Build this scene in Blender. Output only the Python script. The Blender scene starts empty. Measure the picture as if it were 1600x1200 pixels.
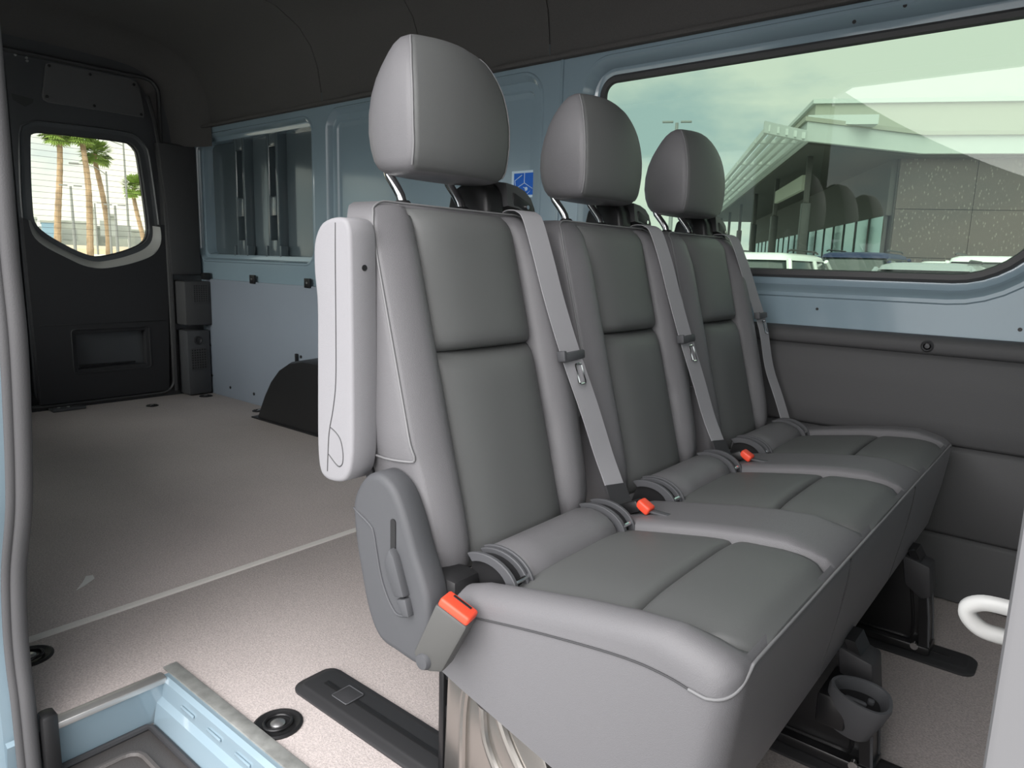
import bpy, bmesh, math, random
from mathutils import Vector, Matrix
random.seed(7)
scn = bpy.context.scene
COL = scn.collection
PI = math.pi

# ------------------------------------------------------------------ camera
EYE = 0.852                                  # metres above the van floor
def vp_camera(v1=(-557, 370), v2=(1720, 435), c=(800, 600)):
    a = (v1[0]-c[0], v1[1]-c[1]); b = (v2[0]-c[0], v2[1]-c[1])
    f = math.sqrt(-(a[0]*b[0]+a[1]*b[1]))
    X = -Vector((a[0], a[1], f)).normalized()
    Y = Vector((b[0], b[1], f)).normalized()
    Z = X.cross(Y)
    right = Vector((X[0], Y[0], Z[0])); down = Vector((X[1], Y[1], Z[1])); fwd = Vector((X[2], Y[2], Z[2]))
    m = Matrix((right, -down, -fwd)).transposed().to_4x4()
    return f, m
F_PX, CAM_M = vp_camera()
cam = bpy.data.cameras.new('camera')
cam.sensor_width = 36.0
cam.lens = F_PX/1600*36.0
cam.clip_start = 0.02
cam.clip_end = 2000
cam_ob = bpy.data.objects.new('camera', cam)
cam_ob.matrix_world = Matrix.Translation((0, 0, EYE)) @ CAM_M
COL.objects.link(cam_ob)
scn.camera = cam_ob

# ------------------------------------------------------------------ sky, sun, exposure
world = bpy.data.worlds.new('overcast_sky')
scn.world = world
world.use_nodes = True
wn = world.node_tree.nodes; wl = world.node_tree.links
wn.clear()
w_out = wn.new('ShaderNodeOutputWorld'); w_bg = wn.new('ShaderNodeBackground')
w_tc = wn.new('ShaderNodeTexCoord'); w_map = wn.new('ShaderNodeMapping')
w_map.inputs['Scale'].default_value = (1.0, 1.0, 2.6)
w_no = wn.new('ShaderNodeTexNoise'); w_no.inputs['Scale'].default_value = 3.4
w_no.inputs['Detail'].default_value = 6; w_no.inputs['Roughness'].default_value = 0.55
w_rp = wn.new('ShaderNodeValToRGB')
w_rp.color_ramp.elements[0].position = 0.38; w_rp.color_ramp.elements[0].color = (0.56, 0.67, 0.76, 1)
w_rp.color_ramp.elements[1].position = 0.58; w_rp.color_ramp.elements[1].color = (1.0, 0.985, 0.96, 1)
wl.new(w_tc.outputs['Generated'], w_map.inputs['Vector'])
wl.new(w_map.outputs['Vector'], w_no.inputs['Vector'])
wl.new(w_no.outputs['Fac'], w_rp.inputs['Fac'])
wl.new(w_rp.outputs['Color'], w_bg.inputs['Color'])
w_bg.inputs['Strength'].default_value = 0.60
wl.new(w_bg.outputs['Background'], w_out.inputs['Surface'])

sun = bpy.data.lights.new('sun', 'SUN')
sun.energy = 3.0
sun.angle = math.radians(85)
sun.color = (1.0, 0.965, 0.955)
sun_ob = bpy.data.objects.new('sun', sun)
sun_ob.rotation_euler = Vector((-0.20, 0.68, -0.70)).to_track_quat('-Z', 'Y').to_euler()
sun_ob.location = (-2, -6, 8)
COL.objects.link(sun_ob)

scn.view_settings.view_transform = 'Standard'
scn.view_settings.look = 'None'
scn.view_settings.gamma = 1
scn.view_settings.use_curve_mapping = False
scn.view_settings.exposure = 1.3
scn.cycles.max_bounces = 16
scn.cycles.diffuse_bounces = 8
scn.cycles.transparent_max_bounces = 16

# ------------------------------------------------------------------ materials
MATS = {}
def mat(name, col, rough=0.5, metal=0.0, noise=0.0, nscale=40, bump=0.0, bscale=400, spec=0.5, coat=0.0, col2=None, mottle=0.0, mscale=3):
    m = bpy.data.materials.new(name); m.use_nodes = True
    nt = m.node_tree; n = nt.nodes; l = nt.links
    b = n['Principled BSDF']
    b.inputs['Roughness'].default_value = rough
    b.inputs['Metallic'].default_value = metal
    b.inputs['Specular IOR Level'].default_value = spec
    b.inputs['Coat Weight'].default_value = coat
    b.inputs['Coat Roughness'].default_value = 0.08
    b.inputs['Base Color'].default_value = (*col, 1)
    if noise or bump or mottle:
        tc = n.new('ShaderNodeTexCoord')
    if noise or mottle:
        cur = None
        for amt, sc, det in ((noise, nscale, 3), (mottle, mscale, 5)):
            if not amt: continue
            t = n.new('ShaderNodeTexNoise'); t.inputs['Scale'].default_value = sc; t.inputs['Detail'].default_value = det
            l.new(tc.outputs['Object'], t.inputs['Vector'])
            mr = n.new('ShaderNodeMapRange')
            mr.inputs['From Min'].default_value = 0.3; mr.inputs['From Max'].default_value = 0.7
            mr.inputs['To Min'].default_value = 1-amt; mr.inputs['To Max'].default_value = 1+amt
            l.new(t.outputs['Fac'], mr.inputs['Value'])
            mx = n.new('ShaderNodeMix'); mx.data_type = 'RGBA'; mx.blend_type = 'MULTIPLY'; mx.inputs['Factor'].default_value = 1
            if cur is None: mx.inputs['A'].default_value = (*col, 1)
            else: l.new(cur, mx.inputs['A'])
            l.new(mr.outputs['Result'], mx.inputs['B'])
            cur = mx.outputs['Result']
        l.new(cur, b.inputs['Base Color'])
    if bump:
        t = n.new('ShaderNodeTexNoise'); t.inputs['Scale'].default_value = bscale; t.inputs['Detail'].default_value = 2
        l.new(tc.outputs['Object'], t.inputs['Vector'])
        bp = n.new('ShaderNodeBump'); bp.inputs['Strength'].default_value = bump; bp.inputs['Distance'].default_value = 0.002
        l.new(t.outputs['Fac'], bp.inputs['Height']); l.new(bp.outputs['Normal'], b.inputs['Normal'])
    MATS[name] = m
    return m

def glass(name, tint, refl_rough=0.0, ior=1.5, strength=1.0):
    m = bpy.data.materials.new(name); m.use_nodes = True
    nt = m.node_tree; n = nt.nodes; l = nt.links
    n.clear()
    o = n.new('ShaderNodeOutputMaterial'); mx = n.new('ShaderNodeMixShader')
    tr = n.new('ShaderNodeBsdfTransparent'); tr.inputs['Color'].default_value = (*tint, 1)
    gl = n.new('ShaderNodeBsdfGlossy'); gl.inputs['Roughness'].default_value = refl_rough
    gl.inputs['Color'].default_value = (strength, strength, strength, 1)
    fr = n.new('ShaderNodeFresnel'); fr.inputs['IOR'].default_value = ior
    l.new(fr.outputs['Fac'], mx.inputs['Fac']); l.new(tr.outputs['BSDF'], mx.inputs[1]); l.new(gl.outputs['BSDF'], mx.inputs[2])
    l.new(mx.outputs['Shader'], o.inputs['Surface'])
    MATS[name] = m
    return m

mat('leather', (0.145, 0.143, 0.150), 0.46, bump=0.25, bscale=900, spec=0.5)
mat('leather_insert', (0.112, 0.116, 0.115), 0.48, bump=0.22, bscale=1500, spec=0.5)
mat('piping', (0.19, 0.19, 0.195), 0.5)
mat('stitch_dark', (0.05, 0.05, 0.053), 0.7)
mat('pillar_plastic', (0.15, 0.15, 0.155), 0.6)
mat('pale_strip', (0.62, 0.60, 0.57), 0.5)
mat('rail_plastic', (0.030, 0.030, 0.032), 0.45, spec=0.45)
mat('guide_plastic', (0.055, 0.055, 0.058), 0.45)
mat('armrest_plastic', (0.265, 0.262, 0.275), 0.62, bump=0.3, bscale=1400, spec=0.35)
mat('plastic_grey', (0.074, 0.076, 0.082), 0.55, bump=0.15, bscale=1200, spec=0.4)
mat('plastic_dark', (0.040, 0.040, 0.043), 0.55, bump=0.12, bscale=900, spec=0.4)
mat('trim_panel', (0.075, 0.075, 0.078), 0.65, bump=0.18, bscale=800, spec=0.3)
mat('plastic_black', (0.014, 0.014, 0.015), 0.42, spec=0.45)
mat('door_panel', (0.035, 0.035, 0.038), 0.6, bump=0.15, bscale=700, spec=0.35)
mat('cover_grey', (0.115, 0.115, 0.118), 0.6)
mat('bezel_grey', (0.42, 0.42, 0.40), 0.45)
mat('black_metal', (0.012, 0.012, 0.013), 0.3, spec=0.5)
mat('pressed_steel', (0.42, 0.40, 0.375), 0.24, metal=0.9)
mat('chrome', (0.85, 0.85, 0.86), 0.12, metal=1)
mat('steel', (0.55, 0.55, 0.55), 0.35, metal=0.9)
mat('webbing', (0.34, 0.338, 0.355), 0.75, bump=0.3, bscale=1600, spec=0.2)
mat('red_plastic', (0.80, 0.075, 0.035), 0.45)
mat('buckle_dark', (0.075, 0.075, 0.072), 0.45)
mat('paint_blue', (0.265, 0.355, 0.412), 0.18, coat=1.0, spec=0.5, mottle=0.04, mscale=2)
mat('bay_shade_teal', (0.105, 0.135, 0.150), 0.16, coat=0.6)  # darker copy of the wall paint, shade of the rear bay put into colour
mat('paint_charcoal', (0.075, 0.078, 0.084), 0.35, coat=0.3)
mat('board_blue', (0.255, 0.290, 0.345), 0.5, mottle=0.05, mscale=1.5, spec=0.35)
mat('carpet', (0.475, 0.425, 0.41), 0.9, noise=0.20, nscale=260, bump=0.5, bscale=520, spec=0.15, mottle=0.07, mscale=1.7)
mat('headliner', (0.105, 0.101, 0.100), 0.95, noise=0.10, nscale=500, bump=0.4, bscale=700, spec=0.1)
mat('rubber', (0.055, 0.055, 0.057), 0.5, spec=0.4)
mat('seal_grey', (0.075, 0.074, 0.077), 0.6, bump=0.2, bscale=500, spec=0.35)
mat('aluminium', (0.62, 0.61, 0.60), 0.38, metal=0.8)
mat('grey_strip', (0.23, 0.235, 0.225), 0.6, mottle=0.25, mscale=40)
mat('white_plastic', (0.40, 0.40, 0.39), 0.35)
mat('sticker_blue', (0.005, 0.13, 0.62), 0.4)
mat('sticker_white', (0.62, 0.78, 0.90), 0.4)
mat('tread', (0.085, 0.078, 0.075), 0.5, bump=0.2, bscale=300)
mat('paper', (0.75, 0.74, 0.72), 0.8)
mat('defroster', (0.42, 0.36, 0.28), 0.5)
glass('side_glass', (0.64, 0.73, 0.645), ior=1.45)
glass('rear_glass', (0.93, 0.94, 0.86), ior=1.45)
glass('plain_glass', (0.88, 0.90, 0.88), ior=1.45)
# outdoors
mat('asphalt', (0.45, 0.44, 0.43), 0.9, noise=0.12, nscale=3)
mat('dirt', (0.52, 0.40, 0.27), 0.95, mottle=0.15, mscale=0.08)
mat('concrete', (0.66, 0.64, 0.58), 0.85, mottle=0.08, mscale=0.2)
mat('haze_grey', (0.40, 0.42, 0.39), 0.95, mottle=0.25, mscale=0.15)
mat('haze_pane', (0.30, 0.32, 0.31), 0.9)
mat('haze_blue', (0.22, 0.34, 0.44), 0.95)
mat('palm_bark', (0.30, 0.215, 0.14), 0.95, mottle=0.35, mscale=1.2)
mat('palm_leaf', (0.22, 0.33, 0.07), 0.7)
mat('pole_grey', (0.20, 0.21, 0.21), 0.6)
mat('bldg_white', (0.44, 0.47, 0.45), 0.7)
mat('bldg_wall', (0.31, 0.315, 0.265), 0.85)
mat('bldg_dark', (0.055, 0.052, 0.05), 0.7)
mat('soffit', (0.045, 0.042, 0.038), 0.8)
mat('bldg_column', (0.03, 0.03, 0.03), 0.5)
mat('store_glass', (0.30, 0.46, 0.46), 0.08, metal=0.75)
mat('car_white', (0.78, 0.78, 0.76), 0.25, coat=0.5)
mat('car_silver', (0.45, 0.47, 0.48), 0.25, metal=0.5)
mat('car_black', (0.010, 0.010, 0.014), 0.55)
mat('car_blue', (0.010, 0.018, 0.065), 0.5)
mat('car_glass', (0.035, 0.045, 0.045), 0.05)
mat('tyre', (0.015, 0.015, 0.015), 0.8)

def perforated(name):
    m = mat(name, (0.20, 0.165, 0.15), 0.7)
    n = m.node_tree.nodes; l = m.node_tree.links
    tc = n.new('ShaderNodeTexCoord'); vo = n.new('ShaderNodeTexVoronoi'); vo.inputs['Scale'].default_value = 8.5
    mp = n.new('ShaderNodeMapping'); mp.inputs['Scale'].default_value = (1.0, 1.0, 0.42)
    rp = n.new('ShaderNodeValToRGB')
    rp.color_ramp.elements[0].position = 0.10; rp.color_ramp.elements[0].color = (0.18, 0.155, 0.14, 1)
    rp.color_ramp.elements[1].position = 0.30; rp.color_ramp.elements[1].color = (0.078, 0.060, 0.056, 1)
    l.new(tc.outputs['Object'], mp.inputs['Vector']); l.new(mp.outputs['Vector'], vo.inputs['Vector'])
    l.new(vo.outputs['Distance'], rp.inputs['Fac']); l.new(rp.outputs['Color'], n['Principled BSDF'].inputs['Base Color'])
perforated('bldg_brown')

# ------------------------------------------------------------------ mesh helpers
WOFF = {}
def link(o):
    COL.objects.link(o); return o
def mk(name, vf, material, parent=None, angle=35, origin=None):
    """one mesh object; vertices are given in world coordinates"""
    verts, faces = vf
    if parent is not None:
        loc = WOFF[parent.name]
    else:
        xs = [v[0] for v in verts]; ys = [v[1] for v in verts]; zs = [v[2] for v in verts]
        loc = Vector(origin) if origin is not None else Vector(((min(xs)+max(xs))/2, (min(ys)+max(ys))/2, min(zs)))
    me = bpy.data.meshes.new(name)
    me.from_pydata([Vector(v)-loc for v in verts], [], faces)
    me.validate()
    bm = bmesh.new(); bm.from_mesh(me)
    bmesh.ops.recalc_face_normals(bm, faces=bm.faces)
    bm.to_mesh(me); bm.free()
    me.polygons.foreach_set('use_smooth', [True]*len(me.polygons))
    me.set_sharp_from_angle(angle=math.radians(angle))
    me.materials.append(MATS[material])
    o = bpy.data.objects.new(name, me)
    link(o)
    if parent is not None: o.parent = parent
    else: o.location = loc
    WOFF[o.name] = Vector(loc)
    return o
def tag(o, label, cat=None, group=None, kind=None):
    if label: o['label'] = label
    if cat: o['category'] = cat
    if group: o['group'] = group
    if kind: o['kind'] = kind
    return o
def struct(o, label=None, cat=None):
    o['kind'] = 'structure'
    if label: o['label'] = label
    o['category'] = cat or o.name.split('_')[0].split('.')[0]
    return o
def empty(name, loc, label, cat, group=None):
    o = bpy.data.objects.new(name, None); link(o)
    o.location = loc; o.empty_display_size = 0.1
    WOFF[o.name] = Vector(loc)
    tag(o, label, cat, group)
    return o
def copy_tree(o, parent=None):
    c = o.copy(); COL.objects.link(c); c.parent = parent
    for ch in list(o.children): copy_tree(ch, c)
    return c
def join(*vfs):
    V = []; Fs = []
    for v, f in vfs:
        b = len(V); V += list(v); Fs += [tuple(i+b for i in x) for x in f]
    return V, Fs
def xform(vf, M):
    return [tuple(M @ Vector(v)) for v in vf[0]], vf[1]
def move(vf, d):
    return [(v[0]+d[0], v[1]+d[1], v[2]+d[2]) for v in vf[0]], vf[1]
def from_bm(bm):
    bm.verts.index_update()
    r = [tuple(v.co) for v in bm.verts], [tuple(v.index for v in f.verts) for f in bm.faces]
    bm.free(); return r
def bevelled(vf, off, seg=2, ang=30):
    if off <= 0: return vf
    bm = bmesh.new()
    vs = [bm.verts.new(v) for v in vf[0]]
    for f in vf[1]:
        try: bm.faces.new([vs[i] for i in f])
        except ValueError: pass
    bmesh.ops.recalc_face_normals(bm, faces=bm.faces)
    ed = [e for e in bm.edges if len(e.link_faces) == 2 and e.calc_face_angle(0) > math.radians(ang)]
    bmesh.ops.bevel(bm, geom=ed, offset=off, segments=seg, affect='EDGES', profile=0.5, clamp_overlap=True)
    return from_bm(bm)
def box(x0, x1, y0, y1, z0, z1, bev=0, seg=2):
    v = [(x0,y0,z0),(x1,y0,z0),(x1,y1,z0),(x0,y1,z0),(x0,y0,z1),(x1,y0,z1),(x1,y1,z1),(x0,y1,z1)]
    f = [(0,3,2,1),(4,5,6,7),(0,1,5,4),(1,2,6,5),(2,3,7,6),(3,0,4,7)]
    return bevelled((v, f), bev, seg)
def prism(loop, axis, a0, a1, bev=0, seg=2):
    """extrude a 2D loop along axis ('x': loop is (y,z); 'y': (x,z); 'z': (x,y))"""
    def p(u, w, a):
        return {'x': (a,u,w), 'y': (u,a,w), 'z': (u,w,a)}[axis]
    n = len(loop)
    v = [p(u,w,a0) for u,w in loop] + [p(u,w,a1) for u,w in loop]
    f = [tuple(range(n))[::-1], tuple(range(n, 2*n))] + [(i,(i+1)%n,n+(i+1)%n,n+i) for i in range(n)]
    return bevelled((v, f), bev, seg)
def loft(rings, cap0=True, cap1=True, closed=True, wrap=False):
    V = []; Fs = []; n = len(rings[0])
    for r in rings: V += [tuple(p) for p in r]
    m = len(rings)
    for j in range(m if wrap else m-1):
        k = (j+1) % m
        for i in range(n if closed else n-1):
            i2 = (i+1) % n
            Fs.append((j*n+i, j*n+i2, k*n+i2, k*n+i))
    if not wrap and closed:
        if cap0: Fs.append(tuple(range(n))[::-1])
        if cap1: Fs.append(tuple((m-1)*n+i for i in range(n)))
    return V, Fs
def tube(path, r, n=8, closed=False, sx=1.0):
    pts = [Vector(p) for p in path]; m = len(pts)
    rings = []; up = None
    for i in range(m):
        if closed: t = pts[(i+1)%m]-pts[i-1]
        else: t = pts[min(i+1,m-1)]-pts[max(i-1,0)]
        t.normalize()
        if up is None:
            up = Vector((0,0,1)) if abs(t.z) < 0.9 else Vector((1,0,0))
        s = t.cross(up)
        if s.length < 1e-6: s = t.orthogonal()
        s.normalize(); u = s.cross(t).normalized(); up = u
        rr = r[i] if isinstance(r, (list, tuple)) else r
        rings.append([pts[i] + (s*math.cos(a)*sx + u*math.sin(a))*rr for a in [2*PI*k/n for k in range(n)]])
    return loft(rings, wrap=closed)
def smooth_path(pts, sub=6, closed=False):
    P = [Vector(p) for p in pts]; n = len(P); out = []
    rng = range(n if closed else n-1)
    for i in rng:
        if closed: p0,p1,p2,p3 = P[i-1],P[i],P[(i+1)%n],P[(i+2)%n]
        else: p0,p1,p2,p3 = P[max(i-1,0)],P[i],P[i+1],P[min(i+2,n-1)]
        for k in range(sub):
            t = k/sub
            out.append(0.5*((2*p1)+(p2-p0)*t+(2*p0-5*p1+4*p2-p3)*t*t+(3*p1-p0-3*p2+p3)*t**3))
    if not closed: out.append(P[-1])
    return out
def cyl(c, r, h, axis='z', n=20, r2=None, bev=0):
    r2 = r if r2 is None else r2
    rings = []
    for a, rr in ((0, r), (h, r2)):
        ring = []
        for k in range(n):
            t = 2*PI*k/n; u, w = rr*math.cos(t), rr*math.sin(t)
            ring.append({'z': (c[0]+u, c[1]+w, c[2]+a), 'y': (c[0]+u, c[1]+a, c[2]+w), 'x': (c[0]+a, c[1]+u, c[2]+w)}[axis])
        rings.append(ring)
    return bevelled(loft(rings), bev, 2)
def lathe(prof, c, axis='z', n=24):
    """prof: list of (radius, height)"""
    rings = []
    for r, h in prof:
        ring = []
        for k in range(n):
            t = 2*PI*k/n; u, w = r*math.cos(t), r*math.sin(t)
            ring.append({'z': (c[0]+u, c[1]+w, c[2]+h), 'y': (c[0]+u, c[1]+h, c[2]+w), 'x': (c[0]+h, c[1]+u, c[2]+w)}[axis])
        rings.append(ring)
    return loft(rings)
def rrect(cx, cy, w, h, r, n=6):
    pts = []
    if not isinstance(r, (list, tuple)): r = (r, r, r, r)
    for (sx, sy, a0, rr) in ((1,1,0,r[0]), (-1,1,90,r[1]), (-1,-1,180,r[2]), (1,-1,270,r[3])):
        for k in range(n+1):
            a = math.radians(a0+90*k/n)
            pts.append((cx+sx*(w/2-rr)+rr*math.cos(a), cy+sy*(h/2-rr)+rr*math.sin(a)))
    return pts
def offset_loop(loop, d):
    """move a counter-clockwise loop inwards by d"""
    n = len(loop); out = []
    for i in range(n):
        p0 = Vector(loop[i-1]); p1 = Vector(loop[i]); p2 = Vector(loop[(i+1)%n])
        t = (p2-p0)
        if t.length < 1e-9: out.append(tuple(p1)); continue
        t.normalize(); out.append((p1.x - t.y*d, p1.y + t.x*d))
    return out
def plate_holes(outer, holes, P):
    """flat plate with holes: P maps 2D to 3D"""
    bm = bmesh.new(); ed = []
    for lp in [outer]+holes:
        vs = [bm.verts.new((u, w, 0)) for u, w in lp]
        for i in range(len(vs)): ed.append(bm.edges.new((vs[i], vs[(i+1)%len(vs)])))
    bmesh.ops.triangle_fill(bm, edges=ed, use_beauty=True)
    v, f = from_bm(bm)
    return [P(a[0], a[1], 0) for a in v], f
def ring_steps(loop, steps, P):
    """loft of one loop through (inward offset, depth) steps"""
    return loft([[P(u, w, d) for u, w in offset_loop(loop, o)] for o, d in steps], cap0=False, cap1=False)
def pillow(grid, back):
    """closed cushion patch: grid[j][i] front points, back = vector to the hidden rear side"""
    nj = len(grid); ni = len(grid[0])
    V = [tuple(p) for r in grid for p in r]; Fs = []
    for j in range(nj-1):
        for i in range(ni-1):
            Fs.append((j*ni+i, j*ni+i+1, (j+1)*ni+i+1, (j+1)*ni+i))
    bd = [i for i in range(ni)] + [j*ni+ni-1 for j in range(1, nj)] + [(nj-1)*ni+i for i in range(ni-2, -1, -1)] + [j*ni for j in range(nj-2, 0, -1)]
    b0 = len(V)
    V += [tuple(Vector(V[i])+Vector(back)) for i in bd]
    n = len(bd)
    for k in range(n): Fs.append((bd[k], bd[(k+1)%n], b0+(k+1)%n, b0+k))
    Fs.append(tuple(b0+k for k in range(n)))
    return V, Fs
def ribbon(path, width_dir, w, t):
    """webbing: flat strip swept along a path"""
    pts = [Vector(p) for p in path]; m = len(pts); rings = []
    for i in range(m):
        tan = (pts[min(i+1,m-1)]-pts[max(i-1,0)]).normalized()
        wd = Vector(width_dir[i] if isinstance(width_dir, list) else width_dir)
        wd = (wd - tan*wd.dot(tan)).normalized(); nn = tan.cross(wd)
        rings.append([pts[i]+wd*w/2+nn*t/2, pts[i]-wd*w/2+nn*t/2, pts[i]-wd*w/2-nn*t/2, pts[i]+wd*w/2-nn*t/2])
    return loft(rings)
def lerp_table(tb, x):
    if x <= tb[0][0]: return tb[0][1]
    for (a, b), (c, d) in zip(tb, tb[1:]):
        if x <= c: return b+(d-b)*(x-a)/(c-a)
    return tb[-1][1]

# ================================================================== THE VAN BODY
# X = forwards along the van, Y = across to the far (window) side, Z = up from the cargo floor
WY = 2.140            # inner skin of the far wall
RX = -4.26            # inner skin of the rear doors
NY0, NY1 = 0.300, 0.338   # near wall with the sliding door opening

# ---- floor
fl = mk('floor', prism([(-1.705, 0.342), (-1.705, 2.16), (1.9, 2.16), (1.9, 0.342), (-0.02, 0.342), (-0.02, 0.585), (-1.36, 0.585), (-1.36, 0.342)][::-1], 'z', -0.03, 0.0, 0.003), 'carpet')
struct(fl, 'light grey speckled van floor covering', 'floor')
fr = mk('rear_floor_panel', box(-4.22, -1.712, 0.342, 2.16, -0.03, 0.004, 0.004), 'carpet', fl)
mk('joint_strip', prism([(-1.722, -0.01), (-1.722, 0.005), (-1.716, 0.0075), (-1.706, 0.0035), (-1.702, -0.01)], 'y', 0.345, 2.12), 'pale_strip', fl)
mk('subfloor', box(-4.3, 1.9, 0.60, 2.2, -0.20, -0.035), 'black_metal', fl)

# ---- far wall: painted inner skin with two pressed bays and the big window
def PW(u, w, d): return (u, WY+d, w)
bay1 = rrect(-3.645, 1.165, 1.19, 0.73, 0.085)
bay2 = rrect(-2.30, 1.165, 1.32, 0.755, 0.10)
win_hole = rrect(-0.7575, 1.160, 1.455, 0.775, (0.15, 0.12, 0.12, 0.27), 10)
cab_hole = rrect(0.95, 1.15, 1.0, 0.66, 0.12)
wall_l = mk('wall_left', plate_holes([(-4.27, -0.03), (1.95, -0.03), (1.95, 1.66), (-4.27, 1.66)], [bay1, bay2, win_hole, cab_hole], PW), 'paint_blue')
struct(wall_l, 'blue-grey painted far side wall of the van', 'wall')
mk('outer_skin', plate_holes([(-4.3, -0.5), (1.95, -0.5), (1.95, 1.7), (-4.3, 1.7)], [offset_loop(win_hole, 0.05), offset_loop(cab_hole, 0.02)], lambda u, w, d: (u, 2.235+d, w)), 'paint_blue', wall_l)
mk('bay_flange', ring_steps(bay1, [(0, 0), (0.004, -0.004), (0.012, -0.004), (0.018, 0.004), (0.024, 0.022), (0.040, 0.024), (0.046, 0.028), (0.050, 0.045), (0.052, 0.092)], PW), 'paint_blue', wall_l)
mk('bay_flange', ring_steps(bay2, [(0, 0), (0.004, -0.004), (0.012, -0.004), (0.018, 0.004), (0.030, 0.024), (0.060, 0.026), (0.066, 0.034), (0.085, 0.036)], PW), 'paint_blue', wall_l)
mk('bay_panel', plate_holes(offset_loop(bay2, 0.08), [], lambda u, w, d: (u, WY+0.036, w)), 'paint_blue', wall_l)
# stiffeners seen inside the rear bay
for xc in (-3.80, -3.47):
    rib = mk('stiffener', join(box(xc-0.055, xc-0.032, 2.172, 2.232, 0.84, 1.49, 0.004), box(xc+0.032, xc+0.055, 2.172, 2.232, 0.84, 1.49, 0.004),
                               box(xc-0.034, xc+0.034, 2.176, 2.182, 0.84, 0.93, 0.002), box(xc-0.034, xc+0.034, 2.176, 2.182, 1.06, 1.16, 0.002), box(xc-0.034, xc+0.034, 2.176, 2.182, 1.42, 1.49, 0.002)), 'bay_shade_teal', wall_l)
    mk('slot_edge', tube([PW(u, w, 0.036) for u, w in rrect(xc, 1.29, 0.066, 0.26, 0.008, 3)], 0.004, 6, True), 'bay_shade_teal', rib)
    mk('foot_bracket', join(box(xc-0.075, xc-0.06, 2.165, 2.21, 0.83, 0.90, 0.003), box(xc+0.06, xc+0.075, 2.165, 2.21, 0.83, 0.90, 0.003), box(xc-0.075, xc+0.075, 2.17, 2.21, 0.825, 0.84, 0.003)), 'bay_shade_teal', rib)
mk('bay_panel', plate_holes(offset_loop(bay1, 0.046), [], lambda u, w, d: (u, WY+0.086, w)), 'bay_shade_teal', wall_l)
mk('bay_shelf', box(-4.18, -3.11, 2.165, 2.20, 0.815, 0.83, 0.004), 'paint_blue', wall_l)
# pressed post between bay and window
mk('post_bead', box(-1.568, -1.556, 2.134, 2.142, 0.80, 1.57, 0.003), 'paint_blue', wall_l)
# window flange
mk('window_flange', ring_steps(win_hole, [(0, 0), (0.004, -0.005), (0.014, -0.005), (0.022, 0.004), (0.036, 0.040), (0.046, 0.046), (0.062, 0.048), (0.066, 0.060)], PW), 'paint_blue', wall_l)
mk('spot_hole', cyl((-0.62, 2.137, 0.742), 0.004, 0.002, 'y', 10), 'plastic_black', wall_l)
mk('spot_hole', cyl((-0.137, 2.137, 0.722), 0.005, 0.002, 'y', 10), 'plastic_black', wall_l)
for (x, z) in ((-0.60, 1.512), (-1.46, 1.40), (-0.48, 1.53)):
    mk('spot_hole', cyl((x, 2.137, z), 0.005, 0.002, 'y', 10), 'plastic_black', wall_l)
glass_loop = offset_loop(win_hole, 0.070)
w1 = mk('window_1', loft([[(u, WY+d, w) for u, w in glass_loop] for d in (0.052, 0.056)]), 'side_glass')
struct(w1, 'large green tinted side window beside the bench seat', 'window')
mk('window_seal', ring_steps(win_hole, [(0.056, 0.052), (0.056, 0.044), (0.064, 0.038), (0.078, 0.040), (0.082, 0.051)], PW), 'rubber', w1)
w3 = mk('window_3', loft([[(u, WY+d, w) for u, w in offset_loop(cab_hole, 0.005)] for d in (0.05, 0.056)]), 'plain_glass')
struct(w3, 'cab side window of the van', 'window')

# lower painted board with clips and bolts
board = mk('side_board', box(-4.16, -1.30, 2.122, 2.137, 0.004, 0.700, 0.003), 'board_blue')
tag(board, 'flat blue-grey lining board on the lower cargo wall', 'wall panel')
for x, z in ((-3.61, 0.717), (-3.093, 0.717), (-2.55, 0.717)):
    br = mk('bracket', box(x-0.024, x+0.024, 2.112, 2.125, z-0.026, z+0.022, 0.003), 'plastic_black', board)
    mk('screw', cyl((x+0.004, 2.108, z), 0.006, 0.005, 'y', 10), 'steel', br)
for x, z in ((-4.12, 0.30), (-4.11, 0.115), (-3.90, 0.068), (-3.64, 0.066), (-3.17, 0.33)):
    mk('clip', cyl((x, 2.117, z), 0.0085, 0.006, 'y', 10, bev=0.002), 'plastic_black', board)

# wheel arch cover
def arch_ring(y, k):
    prof = [(-3.335, 0.004), (-3.31, 0.05), (-3.255, 0.14), (-3.19, 0.225), (-3.11, 0.295), (-3.02, 0.340), (-2.90, 0.362), (-2.72, 0.362), (-2.60, 0.335), (-2.50, 0.28), (-2.42, 0.19), (-2.37, 0.08), (-2.35, 0.004)]
    cx = -2.84
    return [(cx+(x-cx)*(1-0.06*k), y, 0.004+(z-0.004)*(1-0.05*k)) for x, z in prof]
wa = mk('wheel_arch_cover', loft([arch_ring(2.120, 0), arch_ring(2.02, 0.2), arch_ring(1.965, 0.35), arch_ring(1.945, 0.8), arch_ring(1.942, 2.5), arch_ring(1.942, 15)]), 'plastic_black', angle=50)
tag(wa, 'black plastic wheel arch cover on the rear floor', 'wheel arch')
mk('base_lip', prism([(-3.37, 2.118), (-3.35, 1.93), (-2.33, 1.93), (-2.31, 2.118)], 'z', 0.004, 0.012, 0.003), 'plastic_black', wa)
mk('fixing_clip', box(-3.205, -3.19, 2.105, 2.118, 0.30, 0.345, 0.003), 'plastic_black', wa)

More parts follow.
